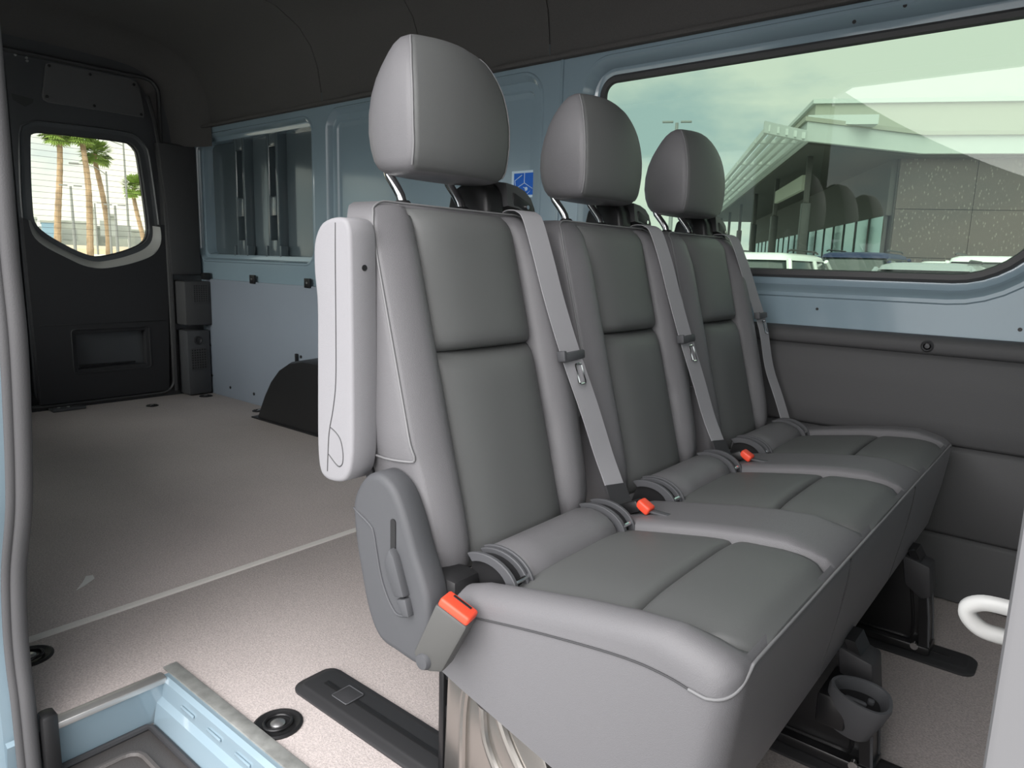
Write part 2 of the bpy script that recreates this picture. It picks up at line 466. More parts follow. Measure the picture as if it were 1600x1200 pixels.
# dark lining below the big window
prof = [(2.135, 0.692), (2.105, 0.690), (2.086, 0.684), (2.080, 0.672), (2.080, 0.655), (2.084, 0.648), (2.093, 0.644), (2.084, 0.640), (2.076, 0.630), (2.070, 0.56), (2.068, 0.48),
        (2.070, 0.428), (2.076, 0.420), (2.088, 0.416), (2.076, 0.411), (2.070, 0.402), (2.073, 0.30), (2.077, 0.19), (2.082, 0.182), (2.092, 0.178), (2.083, 0.173), (2.080, 0.165), (2.086, 0.004), (2.135, 0.004)]
tp = mk('side_trim_panel', loft([[(x, y, z) for y, z in prof] for x in (-1.28, 0.30)]), 'trim_panel', angle=50)
tag(tp, 'dark grey plastic trim panel under the big window', 'trim panel')
kb = mk('fastener', lathe([(0.015, 0.012), (0.015, 0.0), (0.012, -0.004), (0.009, -0.002), (0.009, 0.002), (0.0001, 0.002)], (-0.322, 2.078, 0.667), 'y'), 'plastic_dark', tp)
mk('cap', lathe([(0.006, 0.004), (0.006, -0.002), (0.0001, -0.003)], (-0.322, 2.078, 0.667), 'y', 14), 'plastic_grey', kb)

# ---- headliner (ceiling)
lin = [(2.132, 1.572), (2.128, 1.62), (2.112, 1.72), (2.075, 1.81), (2.01, 1.88), (1.90, 1.935), (1.72, 1.972), (1.50, 1.99), (1.25, 1.995)]
lin = lin + [(1.0, 1.992), (0.75, 1.98), (0.55, 1.955), (0.44, 1.93), (0.39, 1.90), (0.37, 1.88), (0.362, 1.86), (0.362, 1.84)]
def liner_ring(x, k=0.0, out=0.0):
    return [(x, 1.25+(y-1.25)*(1-0.02*k), 1.572+(z-1.572)*(1-k)+out) for y, z in lin]
ceil = mk('ceiling', loft([liner_ring(-4.3, 0, 0.045), liner_ring(1.95, 0, 0.045)], closed=False), 'black_metal')
struct(ceil, 'dark fabric headliner over the load space', 'ceiling')
seams = [-4.03, -2.965, -2.27, -1.615, -0.40, 1.9]
for i, (a, b) in enumerate(zip(seams, seams[1:])):
    rings = [liner_ring(a+0.0015, 0, 0.006), liner_ring(a+0.0025), liner_ring(a+0.010, 0, -0.001)]
    nseg = max(2, int((b-a)/0.25))
    for k in range(1, nseg): rings.append(liner_ring(a+(b-a)*k/nseg, 0, -0.001))
    rings += [liner_ring(b-0.010, 0, -0.001), liner_ring(b-0.0025), liner_ring(b-0.0015, 0, 0.006)]
    if i == 0:
        rings = [liner_ring(-4.02, 0, -0.001)] + rings[3:]
    mk('headliner_panel', loft(rings, closed=False), 'headliner', ceil, angle=60)
mk('liner_edge', box(-4.1, 1.9, 2.112, 2.142, 1.558, 1.574, 0.004), 'headliner', ceil)

# smooth rear end of the headliner, running down into the door frame
inn_ = [(1.945, 1.455), (1.925, 1.56), (1.895, 1.66), (1.86, 1.74), (1.81, 1.79), (1.72, 1.808), (1.50, 1.81), (1.20, 1.81), (0.80, 1.81), (0.55, 1.80), (0.48, 1.74)]
out_ = [(2.132, 1.455), (2.130, 1.60), (2.108, 1.735), (2.06, 1.83), (1.98, 1.896), (1.86, 1.946), (1.55, 1.985), (1.20, 1.992), (0.80, 1.982), (0.50, 1.945), (0.375, 1.88)]
inn_ = smooth_path([(0, a, b) for a, b in inn_], 4); out_ = smooth_path([(0, a, b) for a, b in out_], 4)
fil = []
for k in range(9):
    a = k/8*PI/2; f, g = math.sin(a), 1-math.cos(a)
    fil.append([(-4.236+0.222*g, i_.y+(o_.y-i_.y)*f, i_.z+(o_.z-i_.z)*f) for i_, o_ in zip(inn_, out_)])
mk('rear_fillet', loft(fil, closed=False), 'headliner', ceil, angle=70)

# ---- rear wall frame and the two rear doors
wr = mk('wall_rear', plate_holes([(0.22, -0.25), (2.24, -0.25), (2.24, 2.05), (0.22, 2.05)], [rrect(1.215, 0.91, 1.47, 1.80, 0.09)], lambda u, w, d: (-4.225, u, w)), 'paint_charcoal')
struct(wr, 'dark shaded body frame around the rear doors', 'wall')
mk('door_surround', ring_steps(rrect(1.215, 0.91, 1.47, 1.80, 0.09), [(0, 0), (0.003, -0.012), (0.012, -0.016), (0.02, -0.010), (0.022, 0.03)], lambda u, w, d: (-4.225-d, u, w)), 'rubber', wr)
def rear_window_loop(s):
    # s = +1: door on the far side
    pts = [(1.305, 1.402), (1.318, 1.424), (1.345, 1.436), (1.40, 1.439), (1.60, 1.447), (1.765, 1.447), (1.80, 1.438), (1.823, 1.413), (1.836, 1.37), (1.858, 1.12), (1.866, 1.00), (1.863, 0.955), (1.845, 0.912), (1.80, 0.878), (1.72, 0.845), (1.64, 0.822), (1.575, 0.812), (1.515, 0.828), (1.45, 0.858), (1.37, 0.905), (1.318, 0.945), (1.292, 0.985), (1.288, 1.05), (1.292, 1.20)]
    pts = [(p.x, p.y) for p in smooth_path([(a, b, 0) for a, b in pts], 2, True)]
    if s < 0: pts = [(2.43-a, b) for a, b in pts]
    else: pts = pts[::-1]
    return pts
def PR(u, w, d): return (RX-d, u, w)
def rear_door(n, s, label):
    y0, y1 = (1.222, 1.938) if s > 0 else (0.492, 1.208)
    wlp = rear_window_loop(s)
    d = mk('door_%d' % n, plate_holes(rrect((y0+y1)/2, 0.91, y1-y0, 1.775, 0.07), [wlp], PR), 'paint_charcoal')
    struct(d, label, 'door')
    mk('outer_skin', plate_holes(rrect((y0+y1)/2, 0.71, y1-y0+0.02, 2.2, 0.05), [wlp], lambda u, w, dd: (RX-0.06, u, w)), 'paint_charcoal', d)
    mk('window_flange', ring_steps(wlp, [(-0.055, -0.002), (-0.05, -0.008), (-0.044, -0.002), (-0.012, 0.002), (-0.004, 0.012), (0.0, 0.05)], PR), 'paint_charcoal', d)
    return d, wlp
d1, wl1 = rear_door(1, 1, 'rear door with rounded window on the far side')
d2, wl2 = rear_door(2, -1, 'rear door on the near side, mostly behind the pillar')
for n, (wlp, dd) in enumerate(((wl1, d1), (wl2, d2))):
    g = mk('window_%d' % (2 if n == 0 else 4), loft([[PR(u, w, x) for u, w in offset_loop(wlp, -0.004)] for x in (0.040, 0.044)]), 'rear_glass')
    struct(g, 'rounded rear door window with palms behind' if n == 0 else 'rear window of the near door', 'window')
    mk('window_seal', tube([PR(u, w, 0.034) for u, w in wlp], 0.005, 6, True), 'rubber', g)
    lines = []
    ys = [p[0] for p in wlp]; cy = (min(ys)+max(ys))/2
    for k in range(17):
        z = 0.93+k*0.030
        # clip each heater line to the pane
        inter = []
        for i in range(len(wlp)):
            (a, b), (c, e) = wlp[i-1], wlp[i]
            if (b-z)*(e-z) < 0: inter.append(a+(c-a)*(z-b)/(e-b))
        if len(inter) >= 2:
            lines.append(box(RX-0.0395, RX-0.0385, min(inter)+0.01, max(inter)-0.01, z-0.0007, z+0.0007))
    hl = mk('heater_lines', join(*lines), 'defroster', g); hl['kind'] = 'stuff'
# inner lining of the far rear door
PX = -4.215
def PP(u, w, d): return (PX-d, u, w)
outer = [(1.245, 0.035), (1.905, 0.035), (1.918, 0.30), (1.925, 0.70), (1.925, 1.005), (1.888, 1.008)]
notch = [(1.905, 0.99), (1.908, 0.93), (1.895, 0.880), (1.85, 0.828), (1.76, 0.790), (1.66, 0.764), (1.57, 0.752), (1.49, 0.766), (1.42, 0.800), (1.33, 0.850), (1.285, 0.885), (1.262, 0.92), (1.252, 0.965), (1.250, 0.99)]
lining_loop = [(1.235, 0.035), (1.905, 0.035), (1.918, 0.30), (1.932, 0.70), (1.932, 1.004), (1.906, 1.004)] + notch + [(1.226, 1.0), (1.228, 0.70)]
bin_hole = rrect(1.608, 0.304, 0.415, 0.250, 0.022, 4)
dp = mk('lining', plate_holes(lining_loop, [bin_hole], PP), 'door_panel', d1)
n_ = len(lining_loop)
mk('lining_edge', loft([[PP(u, w, x) for u, w in lining_loop] for x in (0.0, 0.04)], cap0=False, cap1=False), 'door_panel', d1)
mk('lining_crease', box(PX-0.002, PX+0.003, 1.26, 1.90, 0.452, 0.456, 0.001), 'door_panel', d1)
# light bezel between the lining and the lower half of the pane
inn = [(1.868, 1.00), (1.866, 0.955), (1.848, 0.910), (1.80, 0.874), (1.72, 0.840), (1.64, 0.817), (1.575, 0.807), (1.515, 0.822), (1.45, 0.853), (1.37, 0.900), (1.314, 0.942), (1.287, 0.985)]
def resample(pts, n):
    P = smooth_path([(a, b, 0) for a, b in pts], 4); L = [0]
    for a, b in zip(P, P[1:]): L.append(L[-1]+(b-a).length)
    out = []
    for k in range(n):
        t = L[-1]*k/(n-1); j = 0
        while j < len(P)-2 and L[j+1] < t: j += 1
        q = (t-L[j])/max(1e-9, L[j+1]-L[j]); p = P[j].lerp(P[j+1], min(1, q)); out.append((p.x, p.y))
    return out
ra = resample(notch, 40); rb = resample(inn, 40)
mk('window_bezel', loft([[PP(u, w, -0.001) for u, w in ra], [PP(u*0.75+x*0.25, w*0.75+y*0.25, 0.006) for (u, w), (x, y) in zip(ra, rb)], [PP(u*0.3+x*0.7, w*0.3+y*0.7, 0.05) for (u, w), (x, y) in zip(ra, rb)], [PP(x, y, 0.075) for x, y in rb]], closed=False), 'bezel_grey', d1, angle=60)
# storage pocket in the lining
pk = mk('storage_pocket', join(ring_steps(bin_hole, [(0, 0), (0.003, -0.003), (0.008, -0.002), (0.010, 0.004), (0.026, 0.006), (0.028, 0.012), (0.030, 0.060)], PP), plate_holes(offset_loop(bin_hole, 0.029), [], lambda u, w, d: (PX-0.06, u, w))), 'door_panel', d1)
mk('pocket_step', box(PX-0.058, PX-0.03, 1.445, 1.735, 0.215, 0.225, 0.003), 'plastic_black', pk)
mk('pocket_mat', box(PX-0.059, PX-0.05, 1.45, 1.73, 0.228, 0.372, 0.003), 'trim_panel', pk)
# screwed cover plate above the pane
cov_loop = [(1.866, 1.590), (1.872, 1.62), (1.855, 1.740), (1.838, 1.772), (1.80, 1.783), (1.425, 1.783), (1.400, 1.772), (1.392, 1.75), (1.370, 1.615), (1.374, 1.595), (1.395, 1.586)]
cp = mk('cover_plate', loft([[PR(u, w, x) for u, w in offset_loop(cov_loop[::-1], o)] for o, x in ((0, 0.002), (0, -0.006), (-0.004, -0.009))]), 'cover_grey', d1)
for y, z in ((1.41, 1.765), (1.60, 1.762), (1.82, 1.755), (1.39, 1.612), (1.61, 1.607), (1.85, 1.603)):
    mk('screw', cyl((RX+0.008, y, z), 0.008, 0.006, 'x', 10, bev=0.002), 'plastic_black', cp)
mk('latch_recess', plate_holes([(1.235, 1.60), (1.33, 1.59), (1.325, 1.57), (1.29, 1.545), (1.24, 1.57)], [], lambda u, w, d: (RX+0.006, u, w)), 'rubber', d1)
for y, z in ((1.268, 1.785), (1.315, 1.782), (1.317, 1.768)):
    mk('bolt', cyl((RX, y, z), 0.006, 0.007, 'x', 10), 'steel', d1)
mk('hinge_plate', box(-4.20, -4.13, 1.26, 1.42, 0.004, 0.020, 0.004), 'paint_charcoal', d1)
for y in (1.30, 1.345):
    mk('bolt', cyl((-4.165, y, 0.018), 0.008, 0.006, 'z', 10), 'steel', d1)

# ---- trim on the rear corner pillar
pt = empty('pillar_trim', (-4.15, 2.05, 0.0), 'dark corner pillar trim with two vent grilles beside rear door', 'pillar trim')
mk('upper_cover', prism([(1.945, 0.72), (1.935, 1.10), (1.905, 1.46), (2.05, 1.46), (2.125, 1.46), (2.125, 0.72)], 'x', -4.245, -4.19, 0.010, 2), 'trim_panel', pt)
mk('pillar_edge', tube(smooth_path([(-4.205, 1.945, 0.03), (-4.205, 1.95, 0.5), (-4.205, 1.948, 0.9), (-4.205, 1.93, 1.3), (-4.205, 1.905, 1.55), (-4.205, 1.87, 1.70)], 5), 0.012, 8), 'plastic_dark', pt)
vb = mk('vent_box', prism([(1.965, 0.43), (1.965, 0.685), (2.128, 0.685), (2.128, 0.425)], 'x', -4.23, -4.085, 0.008, 2), 'trim_panel', pt)
lb = mk('lower_vent_panel', prism([(1.975, 0.01), (1.975, 0.395), (2.115, 0.395), (2.115, 0.01)], 'x', -4.23, -4.105, 0.008, 2), 'plastic_grey', pt)
mk('catch', box(-4.125, -4.085, 2.085, 2.128, 0.695, 0.735, 0.004), 'plastic_black', pt)
def grille(x, y0, y1, z0, z1, par):
    parts = [box(x, x+0.002, y0, y1, z0, z1)]
    mk('grille_backing', parts[0], 'plastic_black', par)
    bars = []
    for k in range(7):
        y = y0+(y1-y0)*k/6; bars.append(box(x+0.002, x+0.005, y-0.003, y+0.003, z0, z1))
    for k in range(9):
        z = z0+(z1-z0)*k/8; bars.append(box(x+0.002, x+0.0055, y0, y1, z-0.003, z+0.003))
    g = mk('grille_bars', join(*bars), 'trim_panel', par); g['kind'] = 'stuff'
grille(-4.085, 2.015, 2.10, 0.565, 0.665, vb)
grille(-4.105, 1.995, 2.085, 0.165, 0.285, lb)
mk('socket', lathe([(0.026, 0.0), (0.026, 0.006), (0.020, 0.007), (0.016, 0.001), (0.0001, 0.001)], (-4.105, 2.04, 0.338), 'x'), 'plastic_dark', lb)

# ---- near wall with the sliding door opening
seal_pts = [(-1.205, 1.70), (-1.207, 1.2), (-1.209, 0.98), (-1.213, 0.84), (-1.210, 0.718), (-1.228, 0.583), (-1.248, 0.487), (-1.268, 0.430), (-1.318, 0.327), (-1.342, 0.22), (-1.346, 0.148), (-1.340, 0.075), (-1.340, -0.034), (-1.340, -0.20)]
door_hole = [(x-0.032, z) for x, z in seal_pts[1:]] + [(-1.36, -0.28), (-0.010, -0.28), (-0.010, 1.66), (-0.05, 1.75), (-0.12, 1.79), (-1.12, 1.79), (-1.20, 1.75)]
fd_hole = rrect(0.80, 1.10, 0.95, 0.62, 0.12)
added_win_holes = [rrect(-2.26, 1.07, 1.36, 0.90, 0.10), rrect(-3.62, 1.07, 1.06, 0.90, 0.10)]  # two unseen windows added to brighten the rear floor and far wall
def near_plate(y): return plate_holes([(-4.3, -0.45), (1.95, -0.45), (1.95, 1.98), (-4.3, 1.98)], [door_hole, fd_hole]+added_win_holes, lambda u, w, d: (u, y, w))
wn_ = mk('wall_right', join(near_plate(NY0), near_plate(NY1), loft([[(u, y, w) for u, w in door_hole] for y in (NY0, NY1)], cap0=False, cap1=False)), 'paint_blue')
struct(wn_, 'blue-grey painted near wall around the open sliding door', 'wall')
for i_, hl_ in enumerate(added_win_holes+[fd_hole]):
    w_ = mk('window_%d' % (6+i_), loft([[(u, y, w) for u, w in offset_loop(hl_, -0.01)] for y in (0.326, 0.331)]), 'plain_glass')  # the first two are the added unseen windows
    struct(w_, ['added unseen window in the near wall of the load space', 'added unseen rearmost window in the near wall', 'passenger door window at the cab'][i_], 'window')
mk('jamb_flange', loft([[(x-0.034+dx, y, z) for x, z in seal_pts] for y, dx in ((0.21, -0.03), (0.285, 0.0), (0.302, 0.002))], closed=False), 'paint_blue', wn_)
mk('jamb_step', box(-1.45, -1.352, 0.20, 0.30, -0.12, -0.07, 0.006), 'paint_blue', wn_)
mk('pillar_cover', prism([(-0.0100, 0.290), (-0.0105, 0.345), (-0.004, 0.366), (0.05, 0.38), (0.20, 0.38), (0.20, 0.29)], 'z', -0.40, 1.52, 0.003), 'pillar_plastic', wn_)
ds = empty('door_seal', (-1.32, 0.33, -0.2), 'wavy grey rubber door seal at the left edge of the opening', 'door seal')
path = smooth_path([(x, 0.332, z) for x, z in seal_pts], 6)
mk('seal_body', tube([(p[0]+0.004, p[1], p[2]) for p in path], 0.0120, 10), 'seal_grey', ds, angle=60)
mk('seal_lip', tube([(p[0]-0.004, p[1]-0.0145, p[2]) for p in path], 0.0082, 8), 'seal_grey', ds, angle=60)
mk('seal_carrier', tube([(p[0]-0.014, p[1]-0.004, p[2]) for p in path], 0.009, 8), 'rubber', ds, angle=60)
mk('seal_end_block', box(-1.352, -1.318, 0.345, 0.372, -0.10, 0.045, 0.008), 'plastic_black', ds)
# white catch on the front pillar
hk = empty('door_catch', (-0.012, 0.335, 0.70), 'small white hooked catch on the front door pillar', 'catch')
hp = smooth_path([(-0.008, 0.330, 0.7215), (-0.019, 0.331, 0.7205), (-0.0245, 0.332, 0.7165), (-0.0235, 0.333, 0.7115), (-0.018, 0.334, 0.7075), (-0.008, 0.335, 0.7070)], 5)
mk('hook', tube(hp, 0.0034, 8), 'white_plastic', hk, angle=60)
mk('base', box(-0.0105, -0.006, 0.322, 0.342, 0.700, 0.728, 0.002), 'white_plastic', hk)

# ---- step well at the door
st = empty('step_well', (-0.7, 0.45, -0.10), 'pale blue sheet metal step well with black ribbed tread', 'step')
mk('rear_wall', loft([[(-1.362, y, 0.001), (-1.352, y, -0.004), (-1.360, y, -0.03), (-1.374, y, -0.098)] for y in (0.30, 0.572)], closed=False), 'paint_blue', st)
mk('side_wall', loft([[(x, 0.586, 0.002), (x, 0.576, 0.003), (x, 0.568, -0.004), (x, 0.566, -0.040), (x, 0.556, -0.050), (x, 0.548, -0.098)] for x in (-1.366, -0.02)], closed=False), 'paint_blue', st)
mk('front_wall', box(-0.022, -0.01, 0.30, 0.585, -0.12, 0.0), 'paint_blue', st)
for k in range(6):
    x = -1.275+k*0.10
    mk('pressed_slot', box(x, x+0.05, 0.5625, 0.5665, -0.026, -0.020, 0.0018), 'paint_blue', st)
mk('rear_edge_strip', prism([(-1.378, -0.002), (-1.378, 0.005), (-1.366, 0.008), (-1.350, 0.005), (-1.348, -0.006), (-1.356, -0.006)], 'y', 0.372, 0.572, 0.001), 'aluminium', st)
mk('side_edge_strip', prism([(-1.392, 0.584), (-1.392, 0.612), (-0.02, 0.612), (-0.02, 0.584)], 'z', 0.0, 0.005, 0.0015), 'grey_strip', st)
td = mk('tread', prism([(-1.374, 0.24), (-1.374, 0.549), (-0.02, 0.549), (-0.02, 0.24)], 'z', -0.115, -0.100, 0.002), 'tread', st)
mk('tread_rim', tube([(-1.366, 0.25, -0.096), (-1.366, 0.535, -0.096), (-1.355, 0.542, -0.096), (-0.03, 0.542, -0.096)], 0.007, 8), 'plastic_dark', td)
for k in range(4):
    o = 0.045+k*0.045
    pth = [(-1.366+o*1.1, 0.25, -0.099)] + [(-1.366+o*1.1+0.03*(1-math.cos(a)), 0.542-o-0.03+0.03*math.sin(a), -0.099) for a in (0, PI/6, PI/3, PI/2)] + [(-0.05, 0.542-o, -0.099)]
    if k < 3: mk('tread_rib', tube(pth, 0.006, 6), 'tread', td)

# ---- cab end of the van (out of frame, closes the shell and lets in windscreen light)
dash = mk('dashboard', prism([(1.45, 0.002), (1.40, 0.55), (1.50, 0.78), (1.54, 0.84), (1.54, 0.002)], 'y', 0.36, 2.13, 0.02), 'plastic_dark')
tag(dash, 'dark dashboard at the cab end of the van', 'dashboard')
ws = mk('window_5', loft([[(1.95, y, 0.86), (1.956, y, 0.86), (1.556, y, 1.62), (1.55, y, 1.62)] for y in (0.40, 2.10)]), 'plain_glass')
struct(ws, 'windscreen at the cab end', 'window')
wf = mk('wall_front', box(1.95, 1.98, 0.22, 2.24, -0.45, 0.86), 'paint_blue')
struct(wf, 'front bulkhead of the van', 'wall')
mk('header_rail', box(1.5, 1.98, 0.22, 2.24, 1.62, 2.06), 'headliner', wf)

# ================================================================== THE BENCH SEAT
bench = empty('bench_seat', (-0.55, 1.30, 0.0), 'three-seat grey leather bench with headrests and seat belts', 'bench seat')
SEATS = (0.845, 1.295, 1.740)          # seat centres across the van
CUSH = (0.842, 1.300, 1.762)           # cushion panel centres
def bx(z): return -0.665-0.268*(z-0.43)            # front plane of the backrests
def zc(z): return z if z < 0.80 else 0.80+(z-0.80)*0.905

# ---- backrests
HWB, INS = 0.203, 0.116
def bol(a, w):
    if a <= INS: return -0.030
    t = (a-INS)/(w-INS)
    if t < 0.42: return -0.004+0.028*(1-((0.42-t)/0.42)**2)
    return 0.024-0.016*((t-0.42)/0.58)**2.2
def back_ring(yc, z):
    w = lerp_table([(0.385, 0.170), (0.43, 0.186), (0.50, 0.193), (0.565, 0.197), (0.60, 0.203), (0.86, 0.203), (0.905, 0.198), (0.928, 0.188), (0.940, 0.174), (0.948, 0.150)], z)
    th = lerp_table([(0.385, 0.10), (0.60, 0.125), (0.90, 0.085), (0.95, 0.07)], z)
    pull = lerp_table([(0.385, 0.022), (0.42, 0.006), (0.44, 0), (0.915, 0), (0.930, 0.006), (0.940, 0.016), (0.948, 0.034)], z)
    amp = lerp_table([(0.385, 0.55), (0.5, 1.0), (0.86, 1.0), (0.93, 0.35), (0.95, 0.1)], z)
    xf = bx(zc(z))-pull
    ys = [-1, -0.975, -0.94, -0.88, -0.80, -0.74, -0.68, -0.62, -0.583, -0.567, -0.4, -0.2, 0, 0.2, 0.4, 0.567, 0.583, 0.62, 0.68, 0.74, 0.80, 0.88, 0.94, 0.975, 1]
    pts = [(xf+bol(abs(u)*w, w)*amp, yc+u*w, z) for u in ys]
    xb = xf-th
    pts += [(xf-0.006, yc+w+0.003, z), (xf-0.05, yc+w+0.006, z), (xb+0.030, yc+w+0.002, z), (xb+0.012, yc+w-0.008, z), (xb, yc+w-0.03, z),
            (xb-0.004, yc, z),
            (xb, yc-w+0.03, z), (xb+0.012, yc-w+0.008, z), (xb+0.030, yc-w-0.002, z), (xf-0.05, yc-w-0.006, z), (xf-0.006, yc-w-0.003, z)]
    return [(a, b_, zc(z)) for a, b_, _ in pts]
ZB = [0.385, 0.40, 0.42, 0.45, 0.49, 0.53, 0.56, 0.575, 0.59, 0.62, 0.67, 0.72, 0.78, 0.83, 0.865, 0.89, 0.91, 0.922, 0.932, 0.940, 0.945, 0.948]
def bw(z): return lerp_table([(0.385, 0.170), (0.43, 0.186), (0.50, 0.193), (0.565, 0.197), (0.60, 0.203), (0.86, 0.203), (0.905, 0.198), (0.928, 0.188), (0.940, 0.174), (0.948, 0.150)], z)
def insert_patch(yc, z0, z1, top):
    NY, NZ = 18, 16; grid = []
    for j in range(NZ+1):
        t = 0.5-0.5*math.cos(PI*j/NZ); z = z0+(z1-z0)*t; row = []
        e = 1-abs(2*t-1)**18
        if top and t > 0.5: e = 1-0.25*max(0, (t-0.85)/0.15)**2
        for i in range(NY+1):
            u = -1+2*i/NY
            hw = INS+0.001
            px = bx(z)+0.001+0.017*(1-abs(u)**3.2)*1.0*e-0.012*(1-e)-0.008*abs(u)**8
            if top and z > 0.915: px -= lerp_table([(0.915, 0), (0.930, 0.006), (0.940, 0.016), (0.948, 0.034)], z)
            row.append((px+bx(zc(z))-bx(z), yc+u*hw, zc(z)))
        grid.append(row)
    return pillow(grid, (-0.022, 0, 0))
names = ['nearest', 'middle', 'far']
for k, yc in enumerate(SEATS):
    b = mk('backrest', loft([back_ring(yc, z) for z in ZB]), 'leather', bench, angle=75)
    b['label'] = ['nearest grey leather backrest', 'middle grey leather backrest', 'grey leather backrest beside the window'][k]
    mk('upper_insert', insert_patch(yc, 0.7145, 0.940, True), 'leather_insert', b, angle=75)
    mk('lower_insert', insert_patch(yc, 0.400, 0.7145, False), 'leather_insert', b, angle=75)
    pth = []
    for z in [0.578, 0.60, 0.64, 0.70, 0.77, 0.84, 0.88, 0.905, 0.925, 0.936]:
        w = bw(z); pth.append((bx(zc(z))-lerp_table([(0.915, 0), (0.930, 0.006), (0.940, 0.016)], z)+0.007*lerp_table([(0.86, 1), (0.93, 0.3)], z), yc-w-0.0015, zc(z)))
    top = [(bx(0.930)-0.018, yc+u, zc(0.9468)) for u in (-0.155, -0.12, -0.06, 0, 0.06, 0.12, 0.155)]
    rgt = [(x, 2*yc-y, z) for x, y, z in pth[::-1]]
    und = [(bx(0.575)-0.10, yc-0.2035, 0.572), (bx(0.575)-0.05, yc-0.2055, 0.570), (bx(0.575)-0.008, yc-0.2030, 0.573)]
    mk('piping', tube(smooth_path(und+pth+top+rgt, 3), 0.0018, 6), 'piping', b, angle=80)
    mk('back_shell', prism([(bx(0.40)-0.095, 0.40), (bx(0.58)-0.122, 0.58), (bx(0.90)-0.092, 0.90), (bx(0.90)-0.104, 0.90), (bx(0.58)-0.145, 0.58), (bx(0.40)-0.12, 0.40)], 'y', yc-0.185, yc+0.185, 0.006), 'plastic_dark', b)

# ---- headrests
def hr_ring(yc, z, hw, xf, xb):
    xm = (xf+xb)/2; pts = []
    for u in (-1, -0.93, -0.8, -0.5, 0, 0.5, 0.8, 0.93, 1):
        pts.append((xf+0.016*(1-abs(u)**2.2), yc+u*hw, z))
    for (fx, fy) in ((0.10, 1.025), (0.28, 1.05), (0.46, 1.04), (0.64, 0.985), (0.80, 0.88), (0.92, 0.70), (0.985, 0.45), (1.0, 0.2)):
        pts.append((xf+(xb-xf)*fx, yc+fy*hw, z))
    for (fx, fy) in ((1.0, -0.2), (0.985, -0.45), (0.92, -0.70), (0.80, -0.88), (0.64, -0.985), (0.46, -1.04), (0.28, -1.05), (0.10, -1.025)):
        pts.append((xf+(xb-xf)*fx, yc+fy*hw, z))
    return pts
HR = [(0.980+(z_-0.962)*0.955, hw_*0.865, xf_-0.022, xb_-0.016) for (z_, hw_, xf_, xb_) in [(0.962, 0.100, -0.806, -0.876), (0.966, 0.111, -0.796, -0.898), (0.973, 0.118, -0.790, -0.912), (0.985, 0.122, -0.785, -0.922), (1.005, 0.1235, -0.782, -0.931), (1.03, 0.126, -0.781, -0.935), (1.06, 0.126, -0.782, -0.934),
      (1.09, 0.123, -0.786, -0.928), (1.115, 0.1185, -0.792, -0.918), (1.135, 0.1120, -0.799, -0.907), (1.152, 0.104, -0.807, -0.896), (1.165, 0.097, -0.815, -0.884), (1.174, 0.088, -0.823, -0.873), (1.180, 0.074, -0.831, -0.862), (1.183, 0.054, -0.838, -0.852)]]
for k, yc in enumerate(SEATS):
    hh = mk('headrest', loft([hr_ring(yc, *h) for h in HR]), 'leather', bench, angle=80)
    hh['label'] = ['nearest leather headrest', 'middle leather headrest', 'leather headrest beside the window'][k]
    face = []
    for (z, hw, xf, xb) in HR[1:-1]:
        face.append([(xf+0.0165*(1-abs(u)**2.2)+0.0012, yc+u*hw*0.985, z) for u in (-1, -0.93, -0.8, -0.5, -0.25, 0, 0.25, 0.5, 0.8, 0.93, 1)])
    mk('front_panel', pillow(face, (-0.012, 0, 0)), 'leather_insert', hh, angle=80)
    for s in (-1, 1):
        pth = [(xf-0.0005, yc+s*hw*1.004, z) for (z, hw, xf, xb) in HR[2:-2]]
        mk('seam_piping', tube(smooth_path(pth, 3), 0.0017, 6), 'piping', hh, angle=80)
        if True:
            mk('post', tube([(-0.912, yc+s*0.068, 1.03), (-0.910, yc+s*0.068, 0.995), (-0.904, yc+s*0.068, 0.982), (-0.886, yc+s*0.068, 0.962), (-0.877, yc+s*0.068, 0.950), (-0.872, yc+s*0.068, 0.936), (-0.862, yc+s*0.068, 0.89)], 0.0078, 12), 'chrome', hh, angle=70)
            mk('post_sleeve', lathe([(0.013, 0.0), (0.013, 0.006), (0.010, 0.009), (0.0065, 0.009)], (-0.872, yc+s*0.068, 0.934), 'z', 16), 'plastic_black', hh)

# ---- shoulder belt guides on top of each backrest
for k, yc in enumerate(SEATS):
    y0 = yc+0.100
    gd = mk('belt_guide', prism([(-0.845, 0.90), (-0.840, 0.935), (-0.846, 0.970), (-0.858, 0.988), (-0.900, 0.990), (-0.935, 0.975), (-0.945, 0.93), (-0.93, 0.88)], 'y', y0, y0+0.050, 0.010, 3), 'plastic_black', bench)
    mk('guide_shoulder', loft([[(-0.838, y, z), (-0.832, y, z-0.04), (-0.93, y, z-0.055), (-0.935, y, z-0.012), (-0.885, y, z+0.006)] for y, z in ((y0+0.045, 0.990), (y0+0.075, 0.987), (y0+0.100, 0.980), (y0+0.118, 0.968), (y0+0.130, 0.950), (y0+0.134, 0.930))]), 'guide_plastic', gd, angle=60)
    mk('guide_slot', prism([(y0+0.062, 0.975), (y0+0.060, 0.950), (y0+0.120, 0.936), (y0+0.116, 0.956)], 'x', -0.845, -0.8325, 0.002), 'plastic_black', gd)
    mk('guide_rivet', cyl((-0.8325, y0+0.100, 0.951), 0.004, 0.003, 'x', 10), 'chrome', gd)

